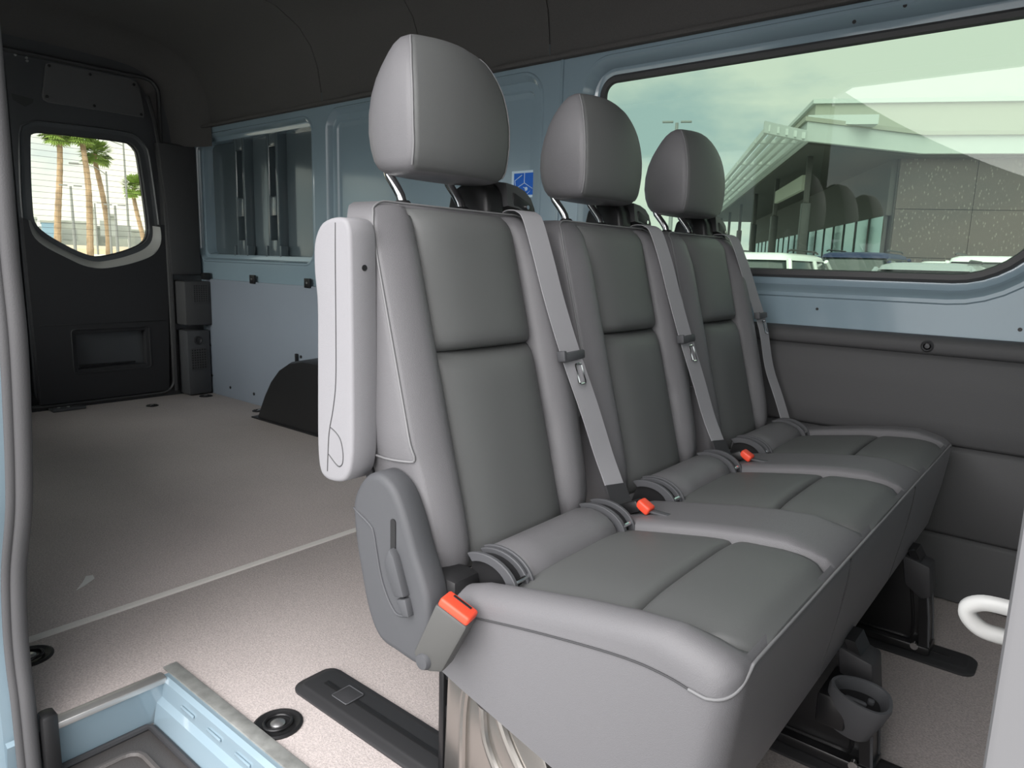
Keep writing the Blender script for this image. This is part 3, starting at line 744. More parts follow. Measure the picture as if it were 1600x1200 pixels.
# ---- seat cushion (one long bench) ---------------------------------------------------
Y0, Y1 = 0.640, 2.004
TOP = [(-0.655, 0.395), (-0.63, 0.402), (-0.58, 0.414), (-0.50, 0.430), (-0.42, 0.445), (-0.35, 0.455), (-0.30, 0.459), (-0.265, 0.458), (-0.245, 0.454)]
def topz(x): return lerp_table(TOP, x)
def strip(y):
    """height of the raised bolsters between and beside the seat panels"""
    e = 0.0
    for c in CUSH:
        d = abs(y-c)
        if d < 0.150: return 0.0
    d = min(abs(abs(y-c)-0.150) for c in CUSH)
    return min(1.0, d/0.022)
def cush_ring(y):
    e = min(y-Y0, Y1-y); r = 0.030
    dz = 0 if e >= r else r-math.sqrt(max(0, r*r-(r-e)**2))
    rc = 0.036
    sx = 0 if e >= rc else rc-math.sqrt(max(0, rc*rc-(rc-e)**2))
    h = 0.012*math.sin(min(1, strip(y))*PI/2)
    pts = []
    for x, z in TOP:
        f = 1 if x < -0.30 else max(0, 1-(x+0.30)/0.06)
        back = 1 if x > -0.60 else 0.4
        pts.append((x, y, z-dz+h*max(f, 0.25)*back-0.022*(1 if strip(y) < 0.01 else 0)))
    zt = topz(-0.245)-dz
    pts += [(-0.236, y, zt-0.003), (-0.2285, y, zt-0.010), (-0.2265, y, zt-0.020), (-0.2285, y, zt-0.05), (-0.236, y, 0.34), (-0.246, y, 0.28), (-0.253, y, 0.236), (-0.262, y, 0.224),
            (-0.30, y, 0.214), (-0.445, y, 0.238), (-0.60, y, 0.276), (-0.64, y, 0.288), (-0.655, y, 0.30), (-0.66, y, 0.35)]
    return [(a-sx*min(1, max(0, (a+0.40)/0.15)), b_, c_) for a, b_, c_ in pts]
ys = [Y0, Y0+0.0012, Y0+0.004, Y0+0.009, Y0+0.016, Y0+0.024, Y0+0.030, Y0+0.036]
y = Y0+0.042
while y < Y1-0.040:
    ys.append(y); y += 0.0075
ys += [Y1-0.036, Y1-0.030, Y1-0.024, Y1-0.016, Y1-0.009, Y1-0.004, Y1-0.0012, Y1]
cu = mk('seat_cushion', loft([cush_ring(y) for y in ys]), 'leather', bench, angle=80)
def cpatch(yc, x0, x1):
    NX, NY = 16, 24; grid = []
    for j in range(NX+1):
        t = 0.5-0.5*math.cos(PI*j/NX); x = x0+(x1-x0)*t; row = []
        e = 1-abs(2*t-1)**24
        if x1 > -0.3 and t > 0.5: e = 1.0
        for i in range(NY+1):
            u = -1+2*i/NY
            hw = 0.150-(0.0 if x < -0.285 else 0.022*((x+0.285)/0.055)**2)
            z = topz(x)-0.003+0.010*(1-abs(u)**4)*e-0.012*(1-e)
            if x > -0.250: z -= (x+0.250)*0.55
            row.append((x, yc+u*hw, z))
        grid.append(row)
    return pillow(grid, (0, 0, -0.02))
for k, yc in enumerate(CUSH):
    mk('rear_insert', cpatch(yc, -0.575, -0.3725), 'leather_insert', cu, angle=75)
    mk('front_insert', cpatch(yc, -0.3725, -0.2285), 'leather_insert', cu, angle=75)
    # lumbar roll between the anchor guides
    rings = []
    for u in [-1, -0.985, -0.95, -0.9, -0.5, 0, 0.5, 0.9, 0.95, 0.985, 1]:
        y = yc+u*0.118; q = 1-0.28*max(0, (abs(u)-0.9)/0.1)**2
        rings.append([(-0.600+0.052*q*math.cos(a), y, 0.417+0.036*q*math.sin(a)) for a in [2*PI*i/20 for i in range(20)]])
    mk('rear_roll', loft(rings), 'leather', cu, angle=75)
    for s in (-1, 1):
        yg = yc+s*0.138
        def arc(y, ro, ri, w, a0=-8, a1=125):
            A = [math.radians(a0+(a1-a0)*q/12) for q in range(13)]
            lp = [(-0.600+0.054*ro*math.cos(a), 0.415+0.038*ro*math.sin(a)) for a in A] + [(-0.600+0.054*ri*math.cos(a), 0.415+0.038*ri*math.sin(a)) for a in A[::-1]]
            return prism(lp, 'y', y-w/2, y+w/2, 0.0012, 1)
        ag = mk('anchor_guide', join(arc(yg-s*0.017, 1.10, 0.80, 0.005), arc(yg-s*0.009, 1.05, 0.80, 0.006), arc(yg+s*0.017, 1.08, 0.75, 0.007)), 'plastic_grey', cu)
        mk('anchor_slot', prism([(-0.600+0.047*math.cos(a), 0.415+0.033*math.sin(a)) for a in [math.radians(-8+q*12) for q in range(12)]]+[(-0.64, 0.40)], 'y', yg-0.012, yg+0.014), 'plastic_black', ag)
        mk('anchor_bar', tube([(-0.552, yg-0.018, 0.428), (-0.549, yg, 0.430), (-0.552, yg+0.018, 0.428)], 0.0035, 8), 'chrome', ag)
def corner(e):
    rc = 0.036; q = min(1, e/0.055); q = q*q*(3-2*q)
    sx = 0 if e >= rc else rc-math.sqrt(max(0, rc*rc-(rc-e)**2))
    return -0.2268-sx-0.0012*(1-q), 0.4165+0.0285*q
EE = (0.0005, 0.002, 0.005, 0.010, 0.017, 0.026, 0.036, 0.046, 0.055)
spipe = [(-0.648, Y0-0.001, 0.368), (-0.60, Y0-0.001, 0.384), (-0.50, Y0-0.001, 0.403), (-0.40, Y0-0.001, 0.418), (-0.34, Y0-0.001, 0.424), (-0.30, Y0-0.001, 0.423), (-0.275, Y0-0.001, 0.419)]
fpipe = [(-0.275, Y0-0.001, 0.419)] + [(corner(e)[0], Y0+e-0.0008, corner(e)[1]) for e in EE]
fpipe += [(-0.2270, y, 0.445) for y in (0.75, 1.0, 1.3, 1.6, 1.85)] + [(corner(e)[0], Y1-e, corner(e)[1]) for e in EE[::-1]] + [(-0.40, Y1+0.001, 0.42), (-0.60, Y1+0.001, 0.384)]
mk('piping', tube(smooth_path(fpipe, 4), 0.0021, 6), 'piping', cu, angle=80)
mk('side_seam', tube(smooth_path(spipe, 4), 0.0013, 6), 'stitch_dark', cu, angle=80)
for y in (1.066, 1.532):
    mk('front_seam', tube(smooth_path([(-0.2265, y, 0.44), (-0.2285, y, 0.40), (-0.2365, y, 0.34), (-0.2465, y, 0.28), (-0.254, y, 0.235)], 3), 0.0013, 5), 'stitch_dark', cu)
mk('seat_pan', prism([(-0.66, 0.30), (-0.30, 0.222), (-0.30, 0.195), (-0.62, 0.205), (-0.66, 0.24)], 'y', 0.70, 1.95, 0.006), 'black_metal', bench)
mk('cross_beam', tube([(-0.50, 0.72, 0.20), (-0.50, 1.93, 0.20)], 0.022, 12), 'black_metal', bench)
mk('cross_beam', tube([(-0.32, 0.76, 0.19), (-0.32, 1.90, 0.19)], 0.018, 12), 'black_metal', bench)

# ---- folded-up armrest on the near side
def arm_ring(y, o):
    # side outline (x, z)
    pts = [(-0.774, 0.565), (-0.770, 0.60), (-0.769, 0.70), (-0.770, 0.86), (-0.774, 0.892), (-0.786, 0.903), (-0.815, 0.903), (-0.838, 0.893), (-0.852, 0.868), (-0.853, 0.83), (-0.849, 0.80), (-0.848, 0.77), (-0.850, 0.70), (-0.853, 0.60), (-0.852, 0.56), (-0.845, 0.538), (-0.825, 0.531), (-0.795, 0.536), (-0.781, 0.548)]
    p = [(a.x, a.y) for a in smooth_path([(u, w, 0) for u, w in pts], 3, True)]
    p = offset_loop(p, o)
    return [(u, y, w) for u, w in p]
arm = mk('armrest', loft([arm_ring(0.594, 0.007), arm_ring(0.5945, 0.0035), arm_ring(0.596, 0.0012), arm_ring(0.599, 0.0), arm_ring(0.636, 0.0), arm_ring(0.640, 0.003)]), 'armrest_plastic', bench, angle=60)
mk('parting_line', tube(smooth_path([(-0.801, 0.5938, 0.897), (-0.802, 0.5936, 0.85), (-0.803, 0.5936, 0.75), (-0.805, 0.5936, 0.68), (-0.812, 0.5936, 0.64), (-0.822, 0.5936, 0.605), (-0.826, 0.5936, 0.57), (-0.828, 0.5936, 0.545)], 4), 0.0008, 4), 'stitch_dark', arm)
mk('pivot_cap', tube(smooth_path([(-0.820, 0.5938, 0.612), (-0.806, 0.5938, 0.606), (-0.796, 0.5938, 0.597), (-0.791, 0.5938, 0.580), (-0.792, 0.5938, 0.565), (-0.799, 0.5938, 0.558), (-0.808, 0.5938, 0.560), (-0.826, 0.5938, 0.572)], 4), 0.0009, 4), 'stitch_dark', arm)
mk('screw_hole', cyl((-0.7705, 0.617, 0.838), 0.0042, 0.002, 'x', 12), 'plastic_black', arm)
mk('pivot', cyl((-0.80, 0.63, 0.585), 0.018, 0.03, 'y', 16), 'plastic_black', arm)

# ---- plastic side cover of the folding joint with release lever
sc_pts = [(-0.786, 0.50), (-0.778, 0.525), (-0.760, 0.548), (-0.735, 0.560), (-0.712, 0.556), (-0.692, 0.540), (-0.672, 0.505), (-0.655, 0.465), (-0.640, 0.435), (-0.628, 0.405), (-0.625, 0.36), (-0.630, 0.315), (-0.648, 0.305), (-0.690, 0.308), (-0.722, 0.312), (-0.742, 0.328), (-0.758, 0.36), (-0.772, 0.41), (-0.782, 0.455)]
scl = [(a.x, a.y) for a in smooth_path([(u, w, 0) for u, w in sc_pts], 3, True)]
scl = scl[::-1]
side = mk('side_cover', loft([[(u, y, w) for u, w in offset_loop(scl, o)] for y, o in ((0.604, 0.012), (0.6045, 0.007), (0.607, 0.003), (0.612, 0.0), (0.640, 0.0), (0.648, 0.006))]), 'plastic_grey', bench, angle=50)
mk('pressed_line', tube(smooth_path([(-0.784, 0.607, 0.497), (-0.770, 0.6035, 0.494), (-0.745, 0.6035, 0.483), (-0.737, 0.6035, 0.474), (-0.731, 0.6035, 0.45), (-0.722, 0.6035, 0.415), (-0.711, 0.6035, 0.392), (-0.698, 0.6035, 0.375), (-0.686, 0.6035, 0.368), (-0.668, 0.6035, 0.372)], 4), 0.0019, 6), 'plastic_grey', side)
mk('finger_slot', loft([[(u, y, w) for u, w in offset_loop(rrect(-0.6955, 0.478, 0.010, 0.052, 0.0045, 4), 0)] for y in (0.6025, 0.606)]), 'plastic_black', side)
lev = mk('release_lever', prism([(-0.704, 0.444), (-0.693, 0.466), (-0.683, 0.455), (-0.662, 0.404), (-0.682, 0.398), (-0.696, 0.420)], 'y', 0.592, 0.608, 0.004, 2), 'plastic_grey', side)
mk('lever_tip', prism([(-0.681, 0.396), (-0.662, 0.402), (-0.654, 0.378), (-0.668, 0.374)], 'y', 0.594, 0.607, 0.003, 2), 'plastic_grey', lev)

mk('joint_cover', box(-0.72, -0.615, 0.642, 0.700, 0.34, 0.425, 0.012), 'plastic_black', bench)
mk('joint_pivot', cyl((-0.645, 0.655, 0.405), 0.020, 0.030, 'y', 18, bev=0.004), 'plastic_grey', bench)

# ---- seat belts: webbing, tongue and button at each right shoulder, buckle at each left hip
def belt(k, yc, label):
    ys = yc+0.185
    path = [(-0.862, ys-0.018, 0.915), (-0.838, ys-0.020, 0.938), (-0.815, ys-0.024, 0.9415), (-0.795, ys-0.029, 0.937), (-0.778, ys-0.034, 0.922), (-0.748, ys-0.042, 0.863), (-0.725, ys-0.036, 0.789), (-0.701, ys-0.016, 0.698), (-0.675, ys+0.016, 0.594), (-0.652, ys+0.034, 0.512), (-0.625, ys+0.034, 0.458), (-0.602, ys+0.022, 0.424), (-0.592, ys+0.018, 0.414)]
    tx, ty, tz = -0.696, ys-0.014, 0.692
    if k == 2:      # the belt by the wall hangs outside its backrest
        path = path[:5] + [(-0.754, ys-0.026, 0.863), (-0.738, ys+0.016, 0.785), (-0.716, ys+0.058, 0.69), (-0.690, ys+0.062, 0.58), (-0.655, ys+0.058, 0.50), (-0.622, ys+0.046, 0.43)]
        tx, ty, tz = -0.718, ys+0.046, 0.722
    path = smooth_path(path, 4)
    bl = mk('seat_belt', ribbon(path, (0.10, 1, 0.0), 0.050, 0.0016), 'webbing', bench, angle=60)
    bl['label'] = label
    # tongue
    tg = mk('tongue', xform(join(box(-0.033, 0.033, -0.006, 0.006, -0.008, 0.008, 0.003), box(-0.036, -0.027, -0.006, 0.010, -0.006, 0.012, 0.002)), Matrix.Translation((tx, ty, tz)) @ Matrix.Rotation(math.radians(93), 4, 'Z') @ Matrix.Rotation(math.radians(-8), 4, 'X') @ Matrix.Rotation(math.radians(-2), 4, 'Y')), 'plastic_grey', bl)
    pl = [(a[0], 0, a[1]) for a in rrect(0, 0, 0.020, 0.036, 0.004, 3)]
    M = Matrix.Translation((tx+0.009, ty+0.012, tz-0.032)) @ Matrix.Rotation(math.radians(93), 4, 'Z') @ Matrix.Rotation(math.radians(-20), 4, 'X')
    mk('tongue_blade', xform(tube(pl, 0.0022, 6, True), M), 'chrome', tg)
    # dark strip standing in for the shadow on the belt's lower end
    if k < 2: mk('belt_shade', ribbon(smooth_path([(-0.626, ys+0.035, 0.462), (-0.612, ys+0.030, 0.438), (-0.598, ys+0.022, 0.422), (-0.588, ys+0.018, 0.410)], 4), (0.10, 1, 0.0), 0.054, 0.005), 'plastic_dark', bl)
    mk('anchor_plate', box(-0.580, -0.535, ys+0.018, ys+0.030, 0.424, 0.430, 0.002), 'plastic_grey', bl)
    return bl
for k, yc in enumerate(SEATS):
    belt(k, yc, ['grey belt webbing between nearest and middle seats', 'grey belt webbing between middle and far seats', 'grey belt webbing beside the window'][k])
# inner buckles: red release buttons peeping out of the cushion gap
for y in (1.040, 1.495):
    bu = mk('buckle', xform(box(-0.030, 0.020, -0.012, 0.012, -0.010, 0.010, 0.004), Matrix.Translation((-0.575, y, 0.438)) @ Matrix.Rotation(math.radians(-28), 4, 'Y')), 'plastic_black', bench)
    mk('red_button', xform(box(-0.006, 0.020, -0.0115, 0.0115, -0.008, 0.008, 0.004, 3), Matrix.Translation((-0.556, y, 0.449)) @ Matrix.Rotation(math.radians(28), 4, 'Y')), 'red_plastic', bu)
    mk('latch_plate', box(-0.545, -0.505, y-0.004, y+0.010, 0.437, 0.4415, 0.0015), 'plastic_grey', bu)
# outer buckle of the nearest seat
MB = Matrix.Translation((-0.598, 0.606, 0.372)) @ Matrix.Rotation(math.radians(24), 4, 'Y') @ Matrix.Rotation(math.radians(-8), 4, 'X') @ Matrix.Rotation(math.radians(14), 4, 'Z') @ Matrix.Scale(1.10, 4)
bu = mk('outer_buckle', xform(prism([(-0.020, -0.040), (0.006, -0.048), (0.022, -0.036), (0.023, 0.036), (-0.023, 0.036)], 'y', -0.014, 0.014, 0.004, 2), MB), 'buckle_dark', bench)
mk('red_button', xform(box(-0.0215, 0.0215, -0.0125, 0.0125, 0.034, 0.046, 0.0035, 3), MB), 'red_plastic', bu)
mk('buckle_slot', xform(box(-0.013, 0.013, 0.004, 0.008, 0.044, 0.0468, 0.0005), MB), 'plastic_black', bu)
mk('pivot_bolt', lathe([(0.0001, -0.012), (0.010, -0.011), (0.0125, -0.006), (0.0125, 0.012)], (-0.616, 0.592, 0.335), 'y', 18), 'plastic_grey', bu)

# ---- legs and floor rails
def leg(y, near):
    if near:
        # pressed sheet leg: side plate with two swaged loops
        out = [(-0.735, 0.012), (-0.728, 0.20), (-0.715, 0.275), (-0.66, 0.285), (-0.56, 0.26), (-0.555, 0.20), (-0.520, 0.12), (-0.43, 0.055), (-0.30, 0.012)]
        lg = mk('leg', prism(out, 'y', y-0.020, y+0.010, 0.004), 'pressed_steel', bench)
        mk('swage', tube(smooth_path([(-0.690, y-0.0205, 0.03), (-0.690, y-0.0205, 0.14), (-0.682, y-0.0205, 0.195), (-0.665, y-0.0205, 0.205), (-0.650, y-0.0205, 0.185), (-0.640, y-0.0205, 0.12), (-0.60, y-0.0205, 0.06), (-0.55, y-0.0205, 0.02)], 4), 0.008, 10), 'pressed_steel', lg)
        mk('swage', tube(smooth_path([(-0.635, y-0.0205, 0.255), (-0.620, y-0.0205, 0.19), (-0.590, y-0.0205, 0.13), (-0.53, y-0.0205, 0.07), (-0.42, y-0.0205, 0.03)], 4), 0.009, 10), 'pressed_steel', lg)
        for z in (0.05, 0.12, 0.19, 0.25):
            mk('rear_lug', box(-0.742, -0.726, y-0.015, y+0.008, z-0.012, z+0.012, 0.003), 'black_metal', lg)
        mk('rear_upright', box(-0.748, -0.736, y-0.02, y+0.01, 0.01, 0.27, 0.003), 'black_metal', lg)
    else:
        out = [(-0.66, 0.012), (-0.60, 0.21), (-0.27, 0.21), (-0.235, 0.24), (-0.212, 0.20), (-0.198, 0.10), (-0.190, 0.012)]
        lg = mk('leg', prism(out, 'y', y-0.012, y+0.012, 0.004), 'black_metal', bench)
        mk('front_upright', loft([[(x-0.018, y-0.028, z), (x, y-0.028, z), (x, y+0.028, z), (x-0.018, y+0.028, z)] for x, z in ((-0.188, 0.014), (-0.196, 0.10), (-0.212, 0.20), (-0.236, 0.245))]), 'black_metal', lg)
        for s in (-1, 1):
            mk('flange_edge', tube([(-0.188, y+s*0.026, 0.02), (-0.196, y+s*0.026, 0.10), (-0.211, y+s*0.026, 0.20)], 0.003, 6), 'plastic_grey', lg)
        mk('side_swage', tube(smooth_path([(-0.24, y-0.0125, 0.17), (-0.225, y-0.0125, 0.05), (-0.26, y-0.0125, 0.035), (-0.42, y-0.0125, 0.035)], 4), 0.004, 6), 'black_metal', lg)
        mk('top_cover', prism([(-0.262, 0.232), (-0.205, 0.218), (-0.196, 0.150), (-0.214, 0.140), (-0.250, 0.165)], 'y', y-0.034, y+0.030, 0.005), 'plastic_dark', lg)
        mk('foot_shoe', box(-0.58, -0.185, y-0.034, y+0.034, 0.013, 0.032, 0.004), 'black_metal', lg)
        mk('rail_bolt', cyl((-0.215, y-0.036, 0.028), 0.008, 0.010, 'y', 12), 'chrome', lg)
    return lg
leg(0.765, True)
leg(1.235, False)
leg(1.745, False)
mk('diagonal_strut', box(-0.545, -0.30, 0.79, 0.80, 0.03, 0.20, 0.004), 'black_metal', bench)
# latch handle by the middle leg
tear = [(p_.x, p_.y) for p_ in smooth_path([(-0.048, 0.0, 0), (-0.036, 0.019, 0), (-0.006, 0.031, 0), (0.024, 0.031, 0), (0.042, 0.018, 0), (0.044, -0.012, 0), (0.028, -0.029, 0), (-0.004, -0.030, 0), (-0.036, -0.018, 0)], 4, True)]
MH = Matrix.Translation((-0.203, 1.138, 0.200)) @ Matrix.Rotation(math.radians(14), 4, 'Y') @ Matrix.Rotation(math.radians(12), 4, 'X') @ Matrix.Rotation(math.radians(14), 4, 'Z')
hd = mk('latch_handle', xform(loft([[(u*k_, v*k_, z) for u, v in tear] for z, k_ in ((-0.082, 0.66), (-0.076, 0.76), (-0.040, 0.90), (-0.006, 1.0), (0.0, 0.97), (0.0, 0.86), (-0.003, 0.82), (-0.030, 0.70))]), MH), 'plastic_grey', bench, angle=45)
mk('handle_recess', xform(prism([(u*0.72, v*0.72) for u, v in tear], 'z', -0.032, -0.022), MH), 'plastic_black', hd)
mk('handle_tab', xform(box(-0.022, 0.010, -0.014, -0.006, -0.024, -0.008, 0.003), MH), 'plastic_grey', hd)
mk('handle_bolt', xform(box(0.012, 0.022, 0.004, 0.012, -0.024, -0.014, 0.002), MH), 'plastic_grey', hd)
mk('handle_arm', box(-0.265, -0.220, 1.12, 1.225, 0.13, 0.185, 0.006), 'black_metal', hd)

def rail(y, x0, x1, w, label):
    loop = rrect((x0+x1)/2, y, x1-x0, w, 0.028, 5)
    r = mk('floor_rail', loft([[(u, v, z) for u, v in offset_loop(loop, o)] for o, z in ((0.0, 0.0), (0.0, 0.004), (0.003, 0.0065), (0.012, 0.0075), (0.016, 0.0105), (0.020, 0.0115))]), 'rail_plastic')
    tag(r, label, 'floor rail', 'black floor rails under the bench seat')
    mk('rail_channel', box(x0+0.05, x1-0.05, y-0.006, y+0.006, 0.0112, 0.0128, 0.0006), 'plastic_black', r)
    return r
r1 = rail(0.770, -1.140, -0.04, 0.104, 'black plastic floor rail ending beside the round tie-down, nearest')
cpz = mk('square_cap', box(-1.045, -1.000, 0.750, 0.792, 0.0112, 0.0138, 0.002), 'plastic_dark', r1)
mk('cap_edge', tube([(u, v, 0.0135) for u, v in rrect(-1.022, 0.771, 0.045, 0.042, 0.003, 2)], 0.0014, 5, True), 'plastic_grey', cpz)
rail(1.238, -0.95, -0.02, 0.104, 'black plastic floor rail under the middle of the bench')
rail(1.750, -0.95, -0.098, 0.100, 'black plastic floor rail nearest the window side wall')

# ================================================================== SMALL THINGS ON FLOOR AND WALL
def tie_down(x, y, s, label, grp='round tie-down rings in the floor', z=0.0):
    t = empty('tie_down_ring', (x, y, z), label, 'tie-down', grp)
    mk('cup', lathe([(0.040*s, 0.0), (0.040*s, 0.0025), (0.036*s, 0.0045), (0.033*s, 0.0035), (0.030*s, 0.0012), (0.0001, 0.0012)], (x, y, z), 'z', 28), 'plastic_black', t)
    mk('ring', tube([(x+0.022*s*math.cos(a), y+0.022*s*math.sin(a), z+0.0048+0.0015*math.cos(a)) for a in [2*PI*i/24 for i in range(24)]], 0.0028*s, 8, True), 'black_metal', t)
    mk('bolt_head', lathe([(0.012*s, 0.001), (0.012*s, 0.004), (0.008*s, 0.007), (0.0001, 0.0075)], (x, y, z), 'z', 14), 'steel', t)
    return t
tie_down(-1.060, 0.642, 1.12, 'round black tie-down ring beside the nearest floor rail')
tie_down(-1.640, 0.418, 1.12, 'round black tie-down ring beside the door seal')
tie_down(-4.05, 2.045, 0.95, 'small black tie-down ring at foot of the vented pillar trim', z=0.004)
tie_down(-3.47, 2.050, 0.95, 'small black tie-down ring beside the wheel arch cover', z=0.004)
tie_down(-3.98, 1.700, 0.8, 'small black tie-down ring in front of the rear door', z=0.004)
sp = mk('paper_scrap', prism([(-1.885, 0.592), (-1.925, 0.622), (-1.955, 0.640), (-1.950, 0.655), (-1.925, 0.650), (-1.90, 0.618)][::-1], 'z', 0.0042, 0.0052), 'paper')
tag(sp, 'tiny white scrap lying on the rear floor', 'scrap')

# blue safety sticker on the bay panel
sk = mk('sticker', loft([[(u, y, w) for u, w in rrect(-1.748, 1.146, 0.128, 0.100, 0.002, 2)] for y in (WY+0.0358, WY+0.0342)]), 'sticker_white')
tag(sk, 'square blue pictogram sticker with white border on the wall', 'sticker')
mk('blue_field', box(-1.800, -1.696, WY+0.0336, WY+0.0344, 1.105, 1.187), 'sticker_blue', sk)
pic = []
def skt(p): return (p[0], WY+0.0332, p[1])
for seg in ([(-1.748, 1.188), (-1.748, 1.150)], [(-1.748, 1.150), (-1.790, 1.130), (-1.775, 1.108), (-1.735, 1.108), (-1.708, 1.128), (-1.748, 1.150)], [(-1.760, 1.180), (-1.795, 1.160), (-1.790, 1.130)], [(-1.752, 1.134), (-1.735, 1.128), (-1.742, 1.120)]):
    pic.append(tube([skt(p) for p in seg], 0.0016, 5))
mk('pictogram', join(*pic), 'sticker_white', sk)
mk('pictogram_figure', cyl((-1.738, WY+0.0326, 1.128), 0.007, 0.001, 'y', 12), 'sticker_white', sk)

# ================================================================== OUTDOORS
GZ = -0.65
def heading(px, py=420.0):
    """compass direction (x, y) of a photo column"""
    d = CAM_M.to_3x3() @ Vector((px-800, -(py-600), -F_PX)); h = math.hypot(d.x, d.y)
    return d.x/h, d.y/h, d.z/h
gr = mk('ground', box(-260, 220, -160, 260, GZ-0.2, GZ), 'asphalt')
struct(gr, 'grey asphalt parking lot around the van', 'ground')

# ---- showroom building beyond the parking lot
UX, UY, VX, VY = 0.880, 0.475, -0.475, 0.880
def Q(u, v, dz): return (UX*u+VX*v, UY*u+VY*v, EYE+dz)
def boxuv(u0, u1, v0, v1, z0, z1, bev=0):
    vs, f = box(u0, u1, v0, v1, z0, z1, bev); return [Q(*p) for p in vs], f
def prismuv(loop, z0, z1):
    vs, f = prism(loop, 'z', z0, z1); return [Q(*p) for p in vs], f
GD = GZ-EYE
bd = empty('showroom_building', Q(12, 42, GD), 'white and brown showroom building with louvred canopy on dark columns', 'building')
slab = [(6.1, 33.6), (11.9, 37.2), (46, 37.2), (46, 49.5), (11.2, 49.5), (11.2, 90), (6.1, 90)]
mk('canopy_slab', prismuv(slab, 5.5, 6.35), 'bldg_white', bd)
mk('fascia_trim', prismuv([(5.98, 33.45), (11.9, 37.05), (46, 37.05), (46, 37.3), (11.8, 37.3), (6.3, 33.9), (6.3, 90), (5.98, 90)], 6.30, 6.48), 'bldg_wall', bd)
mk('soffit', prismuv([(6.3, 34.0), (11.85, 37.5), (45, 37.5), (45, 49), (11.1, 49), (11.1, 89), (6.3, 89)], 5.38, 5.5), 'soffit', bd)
mk('upper_storey', boxuv(9.2, 46, 48.5, 75, 6.3, 10.1), 'bldg_wall', bd)
mk('parapet', boxuv(9.0, 46, 48.3, 75.2, 10.1, 10.35), 'bldg_white', bd)
for k in range(5):
    u = 4.15+k*0.42
    mk('louvre', boxuv(u, u+0.16, 31.5+k*0.42, 90, 5.52, 5.78), 'bldg_white', bd)
for k in range(8):
    v = 34.5+k*7
    mk('louvre_bracket', boxuv(4.1, 6.2, v, v+0.18, 5.55, 5.70), 'bldg_white', bd)
mk('louvre_end', prismuv([(4.05, 31.3), (4.05, 31.55), (6.1, 33.75), (6.1, 33.45)], 5.45, 5.9), 'bldg_white', bd)
mk('roof_step', boxuv(6.3, 9.2, 34.6, 48, 6.35, 6.75), 'bldg_white', bd)
for k in range(6):
    v = 37.3+9.2*k
    c = mk('column', boxuv(6.85, 7.25, v-0.2, v+0.2, GD, 3.2, 0.04), 'bldg_column', bd)
    mk('column_head', boxuv(6.93, 7.17, v-0.12, v+0.12, 3.2, 5.4, 0.03), 'bldg_dark', c)
mk('hanging_beam', boxuv(6.9, 7.1, 38.0, 46.0, 3.9, 4.6), 'bldg_wall', bd)
# long glazed side under the canopy
mk('glazing_band', boxuv(11.0, 11.25, 38.3, 90, 2.75, 5.4), 'bldg_dark', bd)
mk('plinth', boxuv(10.95, 11.25, 38.3, 90, GD, GD+0.35), 'bldg_column', bd)
for k in range(20):
    v = 38.6+k*2.55
    pn = mk('pane', boxuv(11.03, 11.09, v, v+2.40, GD+0.35, 2.75), 'store_glass', bd)
    mk('mullion', boxuv(10.98, 11.14, v-0.14, v+0.005, GD+0.3, 2.8), 'bldg_column', pn)
mk('portal', boxuv(9.6, 11.0, 52, 55.5, GD, 0.9), 'bldg_wall', bd)
mk('portal_opening', boxuv(9.55, 9.7, 52.5, 55.0, GD, 0.5), 'bldg_column', bd)
# brown perforated cladding
mk('cladding_backing', boxuv(11.25, 46, 38.12, 48.5, GD, 5.4), 'bldg_dark', bd)
for r in range(3):
    for k in range(10):
        u = 11.3+k*3.4
        z0 = (GD, 0.75, 3.05)[r]; z1 = (0.72, 3.02, 5.38)[r]
        mk('cladding_panel', boxuv(u, u+3.37, 38.0, 38.1, z0, z1), 'bldg_brown', bd)
for k in range(3):
    mk('wall_lamp', boxuv(17.2+k*7, 17.42+k*7, 37.85, 38.0, 3.3, 4.4), 'bldg_white', bd)

